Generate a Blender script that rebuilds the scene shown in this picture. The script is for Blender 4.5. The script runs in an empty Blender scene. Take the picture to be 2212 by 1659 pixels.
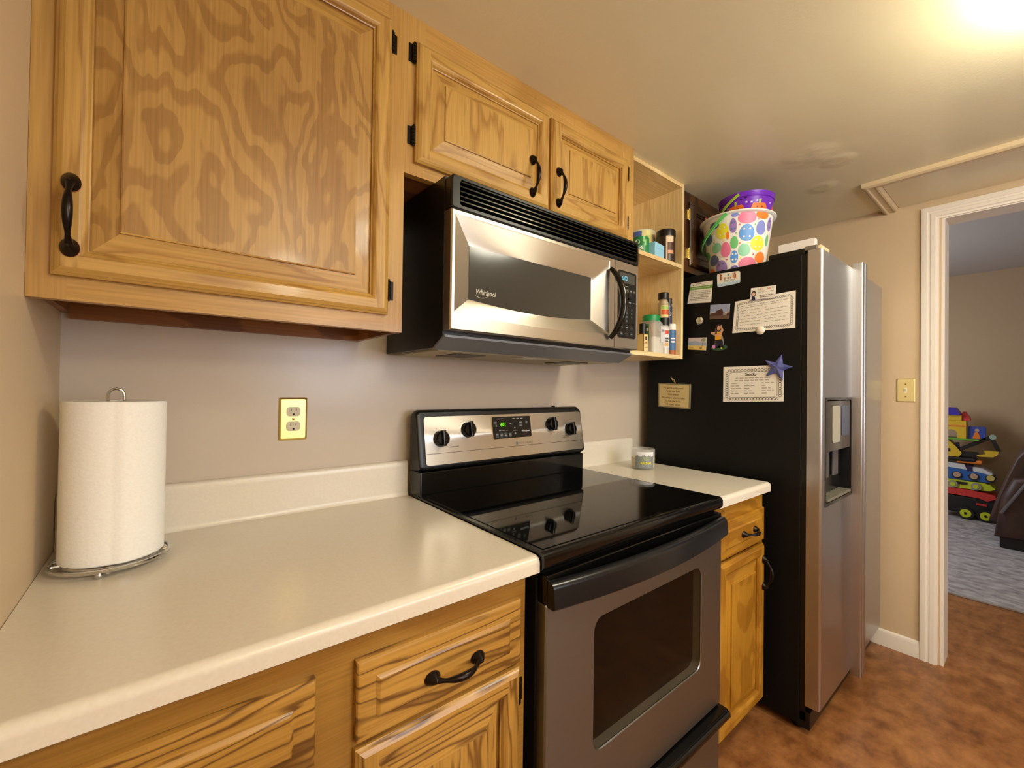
import bpy, bmesh, math, random
from mathutils import Vector, Matrix
from math import sin, cos, pi, radians

S = bpy.context.scene
C = S.collection
random.seed(7)

# ------------------------------------------------------------------ camera
F = Vector((0.62741, 0.77863, 0.00960)); R = Vector((0.77852, -0.62748, 0.01355)); U = Vector((-0.01657, 0.00102, 0.99986))
cam = bpy.data.cameras.new('camera'); cam.sensor_fit = 'HORIZONTAL'; cam.sensor_width = 36.0
cam.lens = 923.43 / 2212 * 36.0; cam.clip_start = 0.02; cam.clip_end = 60
cam_o = bpy.data.objects.new('camera', cam); C.objects.link(cam_o)
cam_o.matrix_world = Matrix(((R.x, U.x, -F.x, 0.1728), (R.y, U.y, -F.y, -1.2673), (R.z, U.z, -F.z, 1.2505), (0, 0, 0, 1)))
S.camera = cam_o
# ------------------------------------------------------------------ world, exposure, daylight
S.view_settings.view_transform = 'Standard'; S.view_settings.look = 'None'
S.view_settings.gamma = 1.0; S.view_settings.use_curve_mapping = False
S.view_settings.exposure = -0.12
W = bpy.data.worlds.new('world'); S.world = W; W.use_nodes = True
W.node_tree.nodes['Background'].inputs[0].default_value = (0.30, 0.38, 0.55, 1)
W.node_tree.nodes['Background'].inputs[1].default_value = 0.5

LAMP = (1.62, -1.425)          # the kitchen's flush ceiling lamp
LAMP_POWER = 37.0
LAMP_COLOR = (1.0, 0.955, 0.77)

def area(name, loc, target, sx, sy, power, color):
    l = bpy.data.lights.new(name, 'AREA'); l.shape = 'RECTANGLE'; l.size = sx; l.size_y = sy; l.energy = power; l.color = color
    o = bpy.data.objects.new(name, l); C.objects.link(o); o.location = loc
    o.rotation_euler = (Vector(target) - Vector(loc)).to_track_quat('-Z', 'Y').to_euler()
    return o
# daylight entering through the window of the wall behind the camera and through the playroom window
area('daylight_kitchen', (1.42, -2.86, 1.40), (1.42, 0, 1.3), 0.95, 0.75, 20, (0.93, 0.94, 0.96))
# the second ceiling lamp, at the other end of the kitchen behind the camera
l2 = bpy.data.lights.new('rear_ceiling_lamp', 'POINT'); l2.energy = 30; l2.color = LAMP_COLOR; l2.shadow_soft_size = 0.13
l2o = bpy.data.objects.new('rear_ceiling_lamp', l2); C.objects.link(l2o); l2o.location = (0.75, -2.35, 1.95)
area('daylight_playroom', (4.9, 0.84, 1.55), (5.3, -2.0, 0.9), 1.6, 1.2, 60, (0.86, 0.90, 1.0))

# ------------------------------------------------------------------ materials
def lin(c):
    return tuple(((v / 255) / 12.92 if v / 255 <= .04045 else ((v / 255 + .055) / 1.055) ** 2.4) for v in c) + (1.0,)
MATS = {}
def mat(name, col, rough=0.5, metal=0.0, spec=0.5, coat=0.0, emit=0.0, trans=0.0, alpha=1.0, ior=1.45, aniso=0.0):
    if name in MATS: return MATS[name]
    m = bpy.data.materials.new(name); m.use_nodes = True; MATS[name] = m
    b = m.node_tree.nodes['Principled BSDF']
    b.inputs['Base Color'].default_value = lin(col); b.inputs['Roughness'].default_value = rough
    b.inputs['Metallic'].default_value = metal; b.inputs['Specular IOR Level'].default_value = spec
    b.inputs['Coat Weight'].default_value = coat; b.inputs['Coat Roughness'].default_value = 0.1
    b.inputs['IOR'].default_value = ior
    if emit: b.inputs['Emission Color'].default_value = lin(col); b.inputs['Emission Strength'].default_value = emit
    if trans: b.inputs['Transmission Weight'].default_value = trans
    if alpha < 1: b.inputs['Alpha'].default_value = alpha
    if aniso:
        b.inputs['Anisotropic'].default_value = aniso
    return m
def nodes(m):
    nt = m.node_tree; return nt, nt.nodes, nt.links, nt.nodes['Principled BSDF']
def coord(nt, scale):
    t = nt.nodes.new('ShaderNodeTexCoord'); mp = nt.nodes.new('ShaderNodeMapping')
    mp.inputs['Scale'].default_value = scale; nt.links.new(t.outputs['Object'], mp.inputs['Vector']); return mp.outputs['Vector']
def noise(nt, scale, s=1.0, detail=2.0, rough=0.5):
    n = nt.nodes.new('ShaderNodeTexNoise'); n.inputs['Scale'].default_value = s; n.inputs['Detail'].default_value = detail
    n.inputs['Roughness'].default_value = rough; nt.links.new(coord(nt, scale), n.inputs['Vector']); return n.outputs['Fac']
def math_(nt, op, a, b=None):
    n = nt.nodes.new('ShaderNodeMath'); n.operation = op
    for i, v in enumerate((a, b)):
        if v is None: continue
        if isinstance(v, (int, float)): n.inputs[i].default_value = v
        else: nt.links.new(v, n.inputs[i])
    return n.outputs[0]
def ramp(nt, fac, stops):
    n = nt.nodes.new('ShaderNodeValToRGB'); e = n.color_ramp.elements
    while len(e) < len(stops): e.new(0.5)
    for el, (p, c) in zip(e, stops): el.position = p; el.color = lin(c)
    nt.links.new(fac, n.inputs[0]); return n.outputs[0]
def mixc(nt, fac, a, b, mode='MIX'):
    n = nt.nodes.new('ShaderNodeMix'); n.data_type = 'RGBA'; n.blend_type = mode
    for s, v in ((n.inputs['Factor'], fac), (n.inputs['A'], a), (n.inputs['B'], b)):
        if isinstance(v, (int, float)): s.default_value = v
        elif isinstance(v, tuple): s.default_value = v
        else: nt.links.new(v, s)
    return n.outputs['Result']
def bump(nt, h, strength, dist, b):
    n = nt.nodes.new('ShaderNodeBump'); n.inputs['Strength'].default_value = strength; n.inputs['Distance'].default_value = dist
    nt.links.new(h, n.inputs['Height']); nt.links.new(n.outputs[0], b.inputs['Normal'])
def speckle(name, c1, c2, scale, rough=0.6, detail=4, bmp=0, metal=0, spec=0.5, dist=0.002):
    m = mat(name, c1, rough, metal, spec); nt, n, l, b = nodes(m)
    f = noise(nt, (1, 1, 1) if isinstance(scale, (int, float)) else scale, scale if isinstance(scale, (int, float)) else 1, detail)
    l.new(ramp(nt, f, [(.3, c1), (.7, c2)]), b.inputs['Base Color'])
    if bmp: bump(nt, f, bmp, dist, b)
    return m
def oak(name, axis, light, dark, flame=1.0, bands=7.0, rough=0.38, off=0.0, along=3.0, lines=False, cross=7.5):
    """oak: contour bands of a stretched noise (cathedral grain) and fine pores along `axis`"""
    m = mat(name, light, rough, coat=0.15); nt, n, l, b = nodes(m)
    i = 'xyz'.index(axis)
    s1 = [cross] * 3; s1[i] = along
    s2 = [230.0, 230.0, 230.0]; s2[i] = 5.0
    s3 = [90.0, 90.0, 90.0]; s3[i] = 14.0
    t = coord(nt, tuple(s1)); add = n.new('ShaderNodeVectorMath'); add.inputs[1].default_value = (off, off * 1.7, off * .6); l.new(t, add.inputs[0])
    a = n.new('ShaderNodeTexNoise'); a.inputs['Detail'].default_value = 3.5; a.inputs['Roughness'].default_value = .47; a.inputs['Distortion'].default_value = .35; a.inputs['Scale'].default_value = flame
    l.new(add.outputs[0], a.inputs['Vector'])
    jag = noise(nt, tuple(s3), 1.0, 2)
    v = math_(nt, 'ADD', math_(nt, 'MULTIPLY', a.outputs['Fac'], bands), math_(nt, 'MULTIPLY', jag, .22))
    fr = math_(nt, 'FRACT', v)
    col = ramp(nt, fr, [(0.0, dark), (.15, light), (.70, light), (.94, dark), (1.0, dark)] if lines else [(0.0, dark), (.07, light), (.50, light), (.64, dark), (1.0, dark)])
    pores = ramp(nt, noise(nt, tuple(s2), 1.0, 2), [(.35, (196, 188, 176)), (.62, (255, 255, 255))])
    col = mixc(nt, .40, col, pores, 'MULTIPLY')
    big = ramp(nt, noise(nt, (3, 3, 3), 1, 1), [(.3, (226, 220, 212)), (.7, (255, 255, 255))])
    col = mixc(nt, 1.0, col, big, 'MULTIPLY')
    l.new(col, b.inputs['Base Color'])
    bump(nt, noise(nt, tuple(s2), 1.0, 2), .12, .001, b)
    return m
def paint(name, col, rough, bigb, fine):
    m = mat(name, col, rough); nt, n, l, b = nodes(m)
    h = math_(nt, 'ADD', math_(nt, 'MULTIPLY', noise(nt, (1, 1, 1), 3.0, 2), bigb), math_(nt, 'MULTIPLY', noise(nt, (1, 1, 1), 160, 2), fine))
    bump(nt, h, .5, .02, b)
    r = ramp(nt, noise(nt, (1, 1, 1), 2.2, 3), [(.35, (int(255 * rough * .75),) * 3), (.7, (int(255 * min(1, rough * 1.25)),) * 3)])
    return m
def plaster_patch(m, spots):
    nt, n, l, b = nodes(m); t = n.new('ShaderNodeTexCoord'); tot = None
    for (x, y, z, r) in spots:
        d = n.new('ShaderNodeVectorMath'); d.operation = 'DISTANCE'; d.inputs[1].default_value = (x, y, z); l.new(t.outputs['Object'], d.inputs[0])
        mr = n.new('ShaderNodeMapRange'); mr.interpolation_type = 'SMOOTHSTEP'; mr.inputs['From Min'].default_value = r; mr.inputs['From Max'].default_value = r * .35; l.new(d.outputs['Value'], mr.inputs['Value'])
        tot = mr.outputs[0] if tot is None else math_(nt, 'MAXIMUM', tot, mr.outputs[0])
    h = math_(nt, 'MULTIPLY', tot, noise(nt, (1, 1, 1), 13, 3))
    old = b.inputs['Normal'].links[0].from_node
    bp = n.new('ShaderNodeBump'); bp.inputs['Strength'].default_value = .22; bp.inputs['Distance'].default_value = .03
    l.new(h, bp.inputs['Height']); l.new(old.outputs[0], bp.inputs['Normal']); l.new(bp.outputs[0], b.inputs['Normal'])
def steel(name, col, rough, axis, aniso=0.0, rot=0.0):
    m = mat(name, col, rough, 1.0); nt, n, l, b = nodes(m)
    s = [500.0, 500.0, 500.0]; s['xyz'.index(axis)] = 4.0
    f = noise(nt, tuple(s), 1.0, 2)
    mr = n.new('ShaderNodeMapRange'); mr.inputs['To Min'].default_value = rough * .9; mr.inputs['To Max'].default_value = rough * 1.1
    l.new(f, mr.inputs['Value']); l.new(mr.outputs[0], b.inputs['Roughness'])
    if aniso:
        b.inputs['Anisotropic'].default_value = aniso; b.inputs['Anisotropic Rotation'].default_value = rot
        tg = n.new('ShaderNodeTangent'); tg.direction_type = 'RADIAL'; tg.axis = 'Z'; l.new(tg.outputs[0], b.inputs['Tangent'])
    return m
OL, OD = (196, 154, 80), (176, 132, 64)
oak_v = oak('oak_upright', 'z', OL, (170, 125, 60), .9, 8.0, along=1.5, lines=True, cross=12.0)
oak_h = oak('oak_level', 'x', OL, (170, 125, 60), .9, 8.0, off=3.1, along=1.5, lines=True, cross=12.0)
oak_panel = oak('oak_flame_panel', 'z', (184, 142, 76), (163, 121, 62), .85, 11.0, off=1.3, along=3.4)
oak_plain = oak('oak_plain', 'z', (198, 156, 86), (186, 142, 74), .5, 3.0, off=5.0)
oak_plain_h = oak('oak_plain_level', 'x', (196, 152, 82), (182, 138, 70), .5, 3.0, off=8.0)
oak_base_v = oak('oak_base_upright', 'z', (188, 143, 66), (128, 88, 36), .9, 9.0, off=11.0, along=1.6, lines=True, cross=15.0)
oak_base_h = oak('oak_base_level', 'x', (192, 146, 68), (118, 80, 32), .9, 10.0, off=14.0, along=1.6, lines=True, cross=15.0)
oak_base_plain = oak('oak_base_plain', 'x', (172, 128, 56), (160, 114, 46), .5, 3.0, off=17.0)
oak_honey_v = oak('oak_honey', 'z', (188, 136, 40), (166, 114, 28), .8, 5.0, off=21.0)
oak_honey_h = oak('oak_honey_level', 'x', (188, 136, 40), (166, 114, 28), .8, 5.0, off=23.0)
pine = oak('pine_board', 'z', (250, 226, 172), (238, 208, 150), .6, 4.0, .5, off=31.0)
pine_h = oak('pine_board_level', 'x', (250, 226, 172), (238, 208, 150), .6, 4.0, .5, off=33.0)
dark_wood = oak('walnut_brown', 'z', (92, 58, 30), (62, 36, 18), .7, 5.0, .35, off=41.0)
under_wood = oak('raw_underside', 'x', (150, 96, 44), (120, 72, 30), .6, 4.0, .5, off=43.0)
wall_m = paint('tan_wall_paint', (196, 182, 166), .28, .40, .010)
wall_plain = paint('tan_wall_paint_flat', (208, 184, 150), .5, .1, .03)
ceil_m = paint('tan_ceiling_gloss', (232, 222, 188), .30, .35, .03)
far_wall_m = paint('playroom_wall_paint', (184, 158, 124), .5, .1, .05)
far_ceil_m = paint('playroom_ceiling_paint', (196, 190, 184), .6, .1, .05)
white_trim = mat('white_trim_paint', (238, 230, 218), .35)
lam = speckle('cream_laminate', (224, 215, 200), (220, 210, 194), 180, .24)
black_gloss = mat('black_gloss', (8, 8, 8), .12)
black_glass = mat('black_ceramic_glass', (6, 6, 6), .04)
black_satin = mat('black_satin', (12, 12, 12), .35)
black_tex = speckle('black_textured_steel', (9, 8, 7), (12, 11, 9), 300, .5, bmp=.1, spec=.3)
grey_metal = mat('grey_sheet', (124, 127, 132), .45, .2)
ss_h = steel('stainless_level', (214, 208, 198), .34, 'x', .75, .25)
ss_v = steel('stainless_upright', (194, 194, 198), .34, 'z', .6)
ss_soft = steel('stainless_soft', (142, 144, 143), .38, 'x', .5, .25)
chrome = mat('chrome', (200, 200, 200), .08, 1.0)
brass = mat('brass', (246, 222, 140), .38, 1.0)
bronze = mat('dark_bronze', (34, 26, 22), .28, .7)
copper = mat('copper_edge', (170, 110, 74), .4, 1.0)
ivory = mat('ivory_plastic', (206, 194, 164), .35)
dark_slot = mat('dark_slot', (24, 18, 12), .6)
paper = mat('white_paper', (232, 226, 216), .7)
towel_m = speckle('towel_paper', (246, 243, 237), (241, 237, 230), 260, .9, bmp=.2, spec=.1)
ink = mat('black_ink', (30, 28, 32), .7)
grey_ink = mat('grey_ink', (128, 122, 118), .7)
pale_ink = mat('pale_ink', (172, 165, 158), .7)
white_ink = mat('white_print', (200, 200, 196), .5)
dim_ink = mat('dim_print', (110, 110, 108), .5)

# ------------------------------------------------------------------ mesh builder
def ident(a, b, c): return (a, b, c)
def front(x0, z0, y0):      # a right, b up, c toward the room (-y)
    return lambda a, b, c: (x0 + a, y0 - c, z0 + b)
def side(y0, z0, x0):       # on a face that looks to -x: a toward -y, b up, c out (-x)
    return lambda a, b, c: (x0 - c, y0 - a, z0 + b)
def rightwall(y0, z0, x0):  # same sense as side()
    return side(y0, z0, x0)
class MB:
    def __init__(s, M=ident): s.v = []; s.f = []; s.m = []; s.M = M; s.k = 0
    def use(s, M=None, k=None):
        if M is not None: s.M = M
        if k is not None: s.k = k
        return s
    def add(s, verts, faces, k=None):
        o = len(s.v); s.v += [Vector(s.M(*p)) for p in verts]
        for f in faces: s.f.append([o + i for i in f]); s.m.append(s.k if k is None else k)
        return s
    def box(s, x0, x1, y0, y1, z0, z1, bev=0.0, k=None, seg=2):
        x0, x1 = min(x0, x1), max(x0, x1); y0, y1 = min(y0, y1), max(y0, y1); z0, z1 = min(z0, z1), max(z0, z1)
        if bev <= 0:
            P = [(x, y, z) for x in (x0, x1) for y in (y0, y1) for z in (z0, z1)]
            return s.add(P, [(0, 1, 3, 2), (4, 6, 7, 5), (0, 4, 5, 1), (2, 3, 7, 6), (0, 2, 6, 4), (1, 5, 7, 3)], k)
        bm = bmesh.new(); bmesh.ops.create_cube(bm, size=1)
        for v in bm.verts: v.co = ((x0 + x1) / 2 + v.co.x * (x1 - x0), (y0 + y1) / 2 + v.co.y * (y1 - y0), (z0 + z1) / 2 + v.co.z * (z1 - z0))
        bmesh.ops.bevel(bm, geom=bm.edges[:], offset=min(bev, .49 * min(x1 - x0, y1 - y0, z1 - z0)), segments=seg, affect='EDGES', profile=.5)
        bm.verts.index_update()
        s.add([tuple(v.co) for v in bm.verts], [[v.index for v in f.verts] for f in bm.faces], k); bm.free(); return s
    def rings(s, rings, closed=True, cap=True, k=None):
        n = len(rings[0]); P = [p for r in rings for p in r]; fs = []
        for i in range(len(rings) - 1):
            for j in range(n if closed else n - 1):
                a = i * n + j; b = i * n + (j + 1) % n; fs.append((a, b, b + n, a + n))
        if cap: fs.append(tuple(range(n - 1, -1, -1))); fs.append(tuple(range((len(rings) - 1) * n, len(rings) * n)))
        return s.add(P, fs, k)
    def prism(s, poly, c0, c1, k=None):      # polygon in (a,b), extruded over c
        return s.rings([[(a, b, c0) for a, b in poly], [(a, b, c1) for a, b in poly]], k=k)
    def flat(s, poly, c, k=None): return s.add([(a, b, c) for a, b in poly], [tuple(range(len(poly)))], k)
    def rect(s, a0, a1, b0, b1, c, k=None): return s.flat([(a0, b0), (a1, b0), (a1, b1), (a0, b1)], c, k)
    def tube(s, path, r, n=8, cap=True, closed=False, k=None):
        pts = [Vector(p) for p in path]; N = len(pts); rr = r if isinstance(r, (list, tuple)) else [r] * N
        up = None; rg = []
        for i in range(N):
            if closed: t = pts[(i + 1) % N] - pts[(i - 1) % N]
            else: t = pts[min(i + 1, N - 1)] - pts[max(i - 1, 0)]
            t.normalize()
            if up is None: up = t.orthogonal().normalized()
            up = (up - t * up.dot(t)).normalized(); w = t.cross(up)
            rg.append([tuple(pts[i] + (up * cos(2 * pi * j / n) + w * sin(2 * pi * j / n)) * rr[i]) for j in range(n)])
        if closed:
            rg.append(rg[0]); return s.rings(rg, cap=False, k=k)
        return s.rings(rg, cap=cap, k=k)
    def lathe(s, cx, cy, prof, n=32, cap=True, k=None):   # prof: (radius, z) about the local third axis
        return s.rings([[(cx + r * cos(2 * pi * j / n), cy + r * sin(2 * pi * j / n), z) for j in range(n)] for r, z in prof], cap=cap, k=k)
    def ball(s, c, r, n=12, k=None, sc=(1, 1, 1)):
        rg = []
        for i in range(n // 2 + 1):
            t = pi * i / (n // 2); q = max(sin(t), .001)
            rg.append([(c[0] + r * sc[0] * q * cos(2 * pi * j / n), c[1] + r * sc[1] * q * sin(2 * pi * j / n), c[2] - r * sc[2] * cos(t)) for j in range(n)])
        return s.rings(rg, k=k)
    def text(s, body, a0, b0, size, c, k=None, align='LEFT', shear=0.0, wid=1.0, xf=None, bold=0.0):
        cu = bpy.data.curves.new('t', 'FONT'); cu.body = body; cu.size = size; cu.align_x = align; cu.shear = shear; cu.offset = bold
        cu.resolution_u = 2
        o = bpy.data.objects.new('t', cu); C.objects.link(o)
        dg = bpy.context.evaluated_depsgraph_get(); dg.update(); me = o.evaluated_get(dg).to_mesh()
        P = [(a0 + v.co.x * wid, b0 + v.co.y, c) for v in me.vertices]; fs = [tuple(p.vertices) for p in me.polygons]
        if xf: P = [xf(*p) for p in P]
        o.evaluated_get(dg).to_mesh_clear(); bpy.data.objects.remove(o); bpy.data.curves.remove(cu)
        return s.add(P, fs, k)
    def build(s, name, mats, parent=None, base=None, smooth=40):
        if not isinstance(mats, (list, tuple)): mats = [mats]
        off = Vector(base) if base is not None else Vector((0, 0, 0))
        q = parent
        while q is not None:
            off = off + q.location; q = q.parent
        me = bpy.data.meshes.new(name); wn = False
        me.from_pydata([tuple(v - off) for v in s.v], [], s.f)
        for m in mats: me.materials.append(m)
        me.polygons.foreach_set('material_index', s.m)
        bm = bmesh.new(); bm.from_mesh(me); bmesh.ops.recalc_face_normals(bm, faces=bm.faces[:]); bm.to_mesh(me); bm.free()
        if smooth:
            me.shade_smooth(); me.set_sharp_from_angle(angle=radians(smooth)); wn = True
        me.update()
        o = bpy.data.objects.new(name, me); C.objects.link(o)
        if wn: o.modifiers.new('weighted_normal', 'WEIGHTED_NORMAL').keep_sharp = True
        if parent is not None: o.parent = parent
        if base is not None: o.location = base
        return o
def flatmb(M): return MB(M)
def thing(name, label, cat, loc, group=None):
    o = bpy.data.objects.new(name, None); C.objects.link(o); o.location = loc; o.empty_display_size = .05
    o['label'] = label; o['category'] = cat
    if group: o['group'] = group
    bpy.context.view_layer.update()
    return o
def tag(o, label, cat, group=None):
    o['label'] = label; o['category'] = cat
    if group: o['group'] = group
    return o
def structure(o): o['kind'] = 'structure'; return o
def rrect(a0, a1, b0, b1, r, n=5):
    P = []
    for cx, cy, t in ((a1 - r, b0 + r, -pi / 2), (a1 - r, b1 - r, 0), (a0 + r, b1 - r, pi / 2), (a0 + r, b0 + r, pi)):
        P += [(cx + r * cos(t + i * pi / 2 / n), cy + r * sin(t + i * pi / 2 / n)) for i in range(n + 1)]
    return P
def circ(a, b, r, n=20, ry=None): return [(a + r * cos(2 * pi * i / n), b + (ry or r) * sin(2 * pi * i / n)) for i in range(n)]

H = 2.166; XR = 2.965; CT = 0.912; CD = -0.632
# ================================================================== the setting
FX, FY0, FY1 = 6.75, 0.9, -4.0
structure(None or MB().box(-.12, FX + .1, -3.02, .12, -.08, 0).box(XR, FX + .1, .12, FY0 + .1, -.08, 0).box(XR, FX + .1, FY1 - .1, -3.02, -.08, 0).build('floor', speckle('floor_base', (104, 58, 34), (84, 44, 26), 6, .3)))
def floor_material():
    m = MATS['floor_base']; nt, n, l, b = nodes(m)
    a = noise(nt, (1.0, 1.6, 1), 11.0, 6, .66); bb = noise(nt, (3.2, 1.4, 1), 3.0, 4, .6)
    col = ramp(nt, math_(nt, 'ADD', math_(nt, 'MULTIPLY', a, .6), math_(nt, 'MULTIPLY', bb, .4)), [(.36, (110, 67, 37)), (.46, (138, 88, 49)), (.54, (156, 103, 59)), (.64, (174, 120, 72))])
    l.new(col, b.inputs['Base Color']); b.inputs['Roughness'].default_value = .30
floor_material()
structure(MB().box(-.12, XR + .125, -3.02, .12, H, H + .1).build('ceiling', ceil_m))
structure(MB().box(-.12, XR, 0, .12, 0, H).build('wall_back', wall_m))
wy0, wy1, wz0, wz1 = .88, 1.96, .98, 1.82      # window in the front wall, behind the camera
structure(MB().box(-.12, 0, -3.02, 0, 0, H).build('wall_left', wall_plain))
w = MB().box(0, wy0, -3.02, -2.9, 0, H).box(wy1, XR, -3.02, -2.9, 0, H).box(wy0, wy1, -3.02, -2.9, 0, wz0).box(wy0, wy1, -3.02, -2.9, wz1, H)
structure(w.build('wall_front', wall_plain))
w = MB()
for a0, a1, b0, b1 in ((wy0, wy1, wz0, wz0 + .05), (wy0, wy1, wz1 - .05, wz1), (wy0, wy0 + .05, wz0 + .05, wz1 - .05), (wy1 - .05, wy1, wz0 + .05, wz1 - .05), (wy0 + .05, wy1 - .05, 1.38, 1.42)): w.box(a0, a1, -2.94, -2.905, b0, b1)
win = structure(w.build('window_1', white_trim))
MB().box(wy0 + .001, wy1 - .001, -2.99, -2.985, wz0 + .001, wz1 - .001).build('window_pane', mat('daylit_pane', (176, 204, 255), .2, emit=2.6), win)
# right wall with the doorway
DY0, DY1, DZ = -.972, -1.80, 2.075
w = MB().box(XR, XR + .125, DY0, .12, 0, H + .1).box(XR, XR + .125, DY1, DY0, DZ, H + .1).box(XR, XR + .125, -3.02, DY1, 0, H + .1)
structure(w.build('wall_right', wall_plain))
# door casing with a fluted profile, mitred at the head
def casing(y_out, y_in, dirn):
    prof = [(0, 0), (0, .016), (.008, .019), (.020, .019), (.024, .014), (.030, .014), (.034, .018), (.048, .018), (.052, .012), (.060, .011), (.060, 0)]
    return prof
t = MB()
pw = .062; prof = casing(0, 0, 1)
yo, zo = -.905, 2.127
path = [(yo, 0, 0), (yo, zo, 1), (DY1 - .062, zo, 2), (DY1 - .062, 0, 3)]
rg = []
for (y, z, q) in path:
    ring = []
    for d, h in prof:
        yy = y - d if q in (0, 1) else y + d
        zz = z - d if q in (1, 2) else z
        ring.append((XR - h, yy, zz))
    rg.append(ring)
t.rings(rg)
structure(t.build('trim_1', white_trim, smooth=25))
t = MB().box(XR + .001, XR + .124, DY0, DY0 + .006, 0, DZ + .006).box(XR + .001, XR + .124, DY1, DY0, DZ, DZ + .006).box(XR + .001, XR + .124, DY1 - .006, DY1, 0, DZ + .006)
t2 = MB().box(XR - .001, XR + .127, DY0 - .012, DY0, 0, DZ - .012).box(XR - .001, XR + .127, DY1, DY0, DZ - .012, DZ).box(XR - .001, XR + .127, DY1, DY1 + .012, 0, DZ - .012)
structure(t2.build('trim_2', white_trim))
bb = MB(); bp = [(0, 0), (.014, 0), (.014, .062), (.009, .074), (.004, .078), (0, .078)]
bb.rings([[(XR - a, -.03, z) for a, z in bp], [(XR - a, -.905, z) for a, z in bp]])
structure(bb.build('baseboard_right', white_trim, smooth=25))
# playroom shell beyond the doorway
structure(MB().box(FX, FX + .1, FY1, FY0, 0, 2.62).build('wall_playroom_far', far_wall_m))
structure(MB().box(XR + .125, FX, FY0, FY0 + .1, 0, 2.62).build('wall_playroom_left', far_wall_m))
structure(MB().box(XR + .125, FX, FY1 - .1, FY1, 0, 2.62).build('wall_playroom_right', far_wall_m))
structure(MB().box(XR, FX + .1, FY1 - .1, FY0 + .1, 2.52, 2.62).box(XR, XR + .125, FY1, FY0, H + .1, 2.52).build('ceiling_playroom', far_ceil_m))
structure(MB().box(XR, XR + .125, FY1, -3.02, 0, H + .1).box(XR, XR + .125, .12, FY0, 0, H + .1).build('wall_playroom_near', far_wall_m))

plaster_patch(ceil_m, [(2.10, -.70, 2.166, .11), (2.22, -.76, 2.166, .07), (2.44, -.65, 2.166, .07)])
# ceiling lamp
lamp = thing('ceiling_light', 'round frosted flush ceiling light at the top right corner of the photo', 'light', (LAMP[0], LAMP[1], H))
MB().lathe(LAMP[0], LAMP[1], [(.135, H - .022), (.15, H - .02), (.155, H)], 40).build('lamp_base', brass, lamp)
glass_lamp = mat('lit_frosted_glass', (255, 226, 170), .4, emit=LAMP_POWER)
glass_lamp.node_tree.nodes['Principled BSDF'].inputs['Emission Color'].default_value = LAMP_COLOR + (1,)
MB().lathe(LAMP[0], LAMP[1], [(.185, H - .03), (.186, H - .055), (.172, H - .090), (.130, H - .120), (.065, H - .138), (.002, H - .142)], 40).lathe(LAMP[0], LAMP[1], [(.185, H - .03), (.17, H - .024), (.134, H - .022)], 40, cap=False).build('lamp_shade', glass_lamp, lamp)
MB().lathe(LAMP[0], LAMP[1], [(.010, H - .140), (.011, H - .149), (.006, H - .157), (.001, H - .160)], 16).build('finial', brass, lamp)

# attic hatch on the ceiling
hatch = thing('attic_hatch', 'attic hatch panel framed by moulded trim on the ceiling above the doorway', 'hatch', (2.75, -1.2, H))
hx, hy, hy2 = 2.533, -.766, -1.75
prof = [(0, 0), (0, .017), (.010, .023), (.016, .023), (.020, .017), (.038, .015), (.042, .019), (.048, .017), (.053, .011), (.058, 0)]
def strip(p0, p1, inn0, inn1, nm):
    r = []
    for p, inn in ((p0, inn0), (p1, inn1)):
        r.append([(p[0] + inn[0] * d, p[1] + inn[1] * d, H - h) for d, h in prof])
    MB().rings(r).build(nm, ceil_trim, hatch, smooth=25)
ceil_trim = mat('tan_trim_paint', (206, 186, 150), .35)
strip((hx, hy), (hx, hy2), (1, -1), (1, 1), 'frame')
strip((hx, hy), (XR, hy), (1, -1), (0, -1), 'frame')
strip((hx, hy2), (XR, hy2), (1, 1), (0, 1), 'frame')
MB().box(hx + .058, XR, hy2 + .058, hy - .058, H - .004, H).build('hatch_panel', ceil_m, hatch)

# ================================================================== cabinets
def panel_door(name, M, w, h, parent, mv, mh, mp, fw=.058, bev=.038, field=.0165, th=.019):
    """raised-panel door: routed outer edge, stiles and rails, sunk panel with a bevelled raised field"""
    d = MB(M)
    def loop(i, c): return [(i, i, c), (w - i, i, c), (w - i, h - i, c), (i, h - i, c)]
    def band(l0, l1, b=d):
        for j in range(4):
            a0, a1 = l0[j], l0[(j + 1) % 4]; b0, b1 = l1[j], l1[(j + 1) % 4]
            b.add([a0, a1, b1, b0], [(0, 1, 2, 3)], 1 if j in (0, 2) else 0)
    L = [loop(0, 0), loop(0, th - .009), loop(.003, th - .0065), loop(.005, th - .004), loop(.010, th - .001), loop(.012, th)]
    for a, b in zip(L, L[1:]): band(a, b)
    i0 = .012; i1 = fw - .012
    for a0, a1 in ((i0, i1), (w - i1, w - i0)): d.add([(a0, i0, th), (a1, i0, th), (a1, h - i0, th), (a0, h - i0, th)], [(0, 1, 2, 3)], 0)
    for b0, b1 in ((i0, i1), (h - i1, h - i0)): d.add([(i1, b0, th), (w - i1, b0, th), (w - i1, b1, th), (i1, b1, th)], [(0, 1, 2, 3)], 1)
    L = [loop(i1, th), loop(fw - .009, th - .001), loop(fw - .005, th - .004), loop(fw - .002, th - .009), loop(fw, th - .010), loop(fw, th - .015)]
    for a, b in zip(L, L[1:]): band(a, b)
    d.add(loop(0, 0), [(3, 2, 1, 0)], 0)
    o = d.build(name, [mv, mh], parent, smooth=20)
    p = MB(M)
    c0 = th - .0115
    L = [loop(fw, c0 - .003), loop(fw + .002, c0 - .002), loop(fw + bev, field - .0035), loop(fw + bev + .0006, field + .0004), loop(fw + bev + .003, field + .0012)]
    for a, b in zip(L, L[1:]): band(a, b, p)
    p.add(L[-1], [(0, 1, 2, 3)], 0)
    p.build('panel', [mp, mh], o, smooth=20)
    return o
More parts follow.
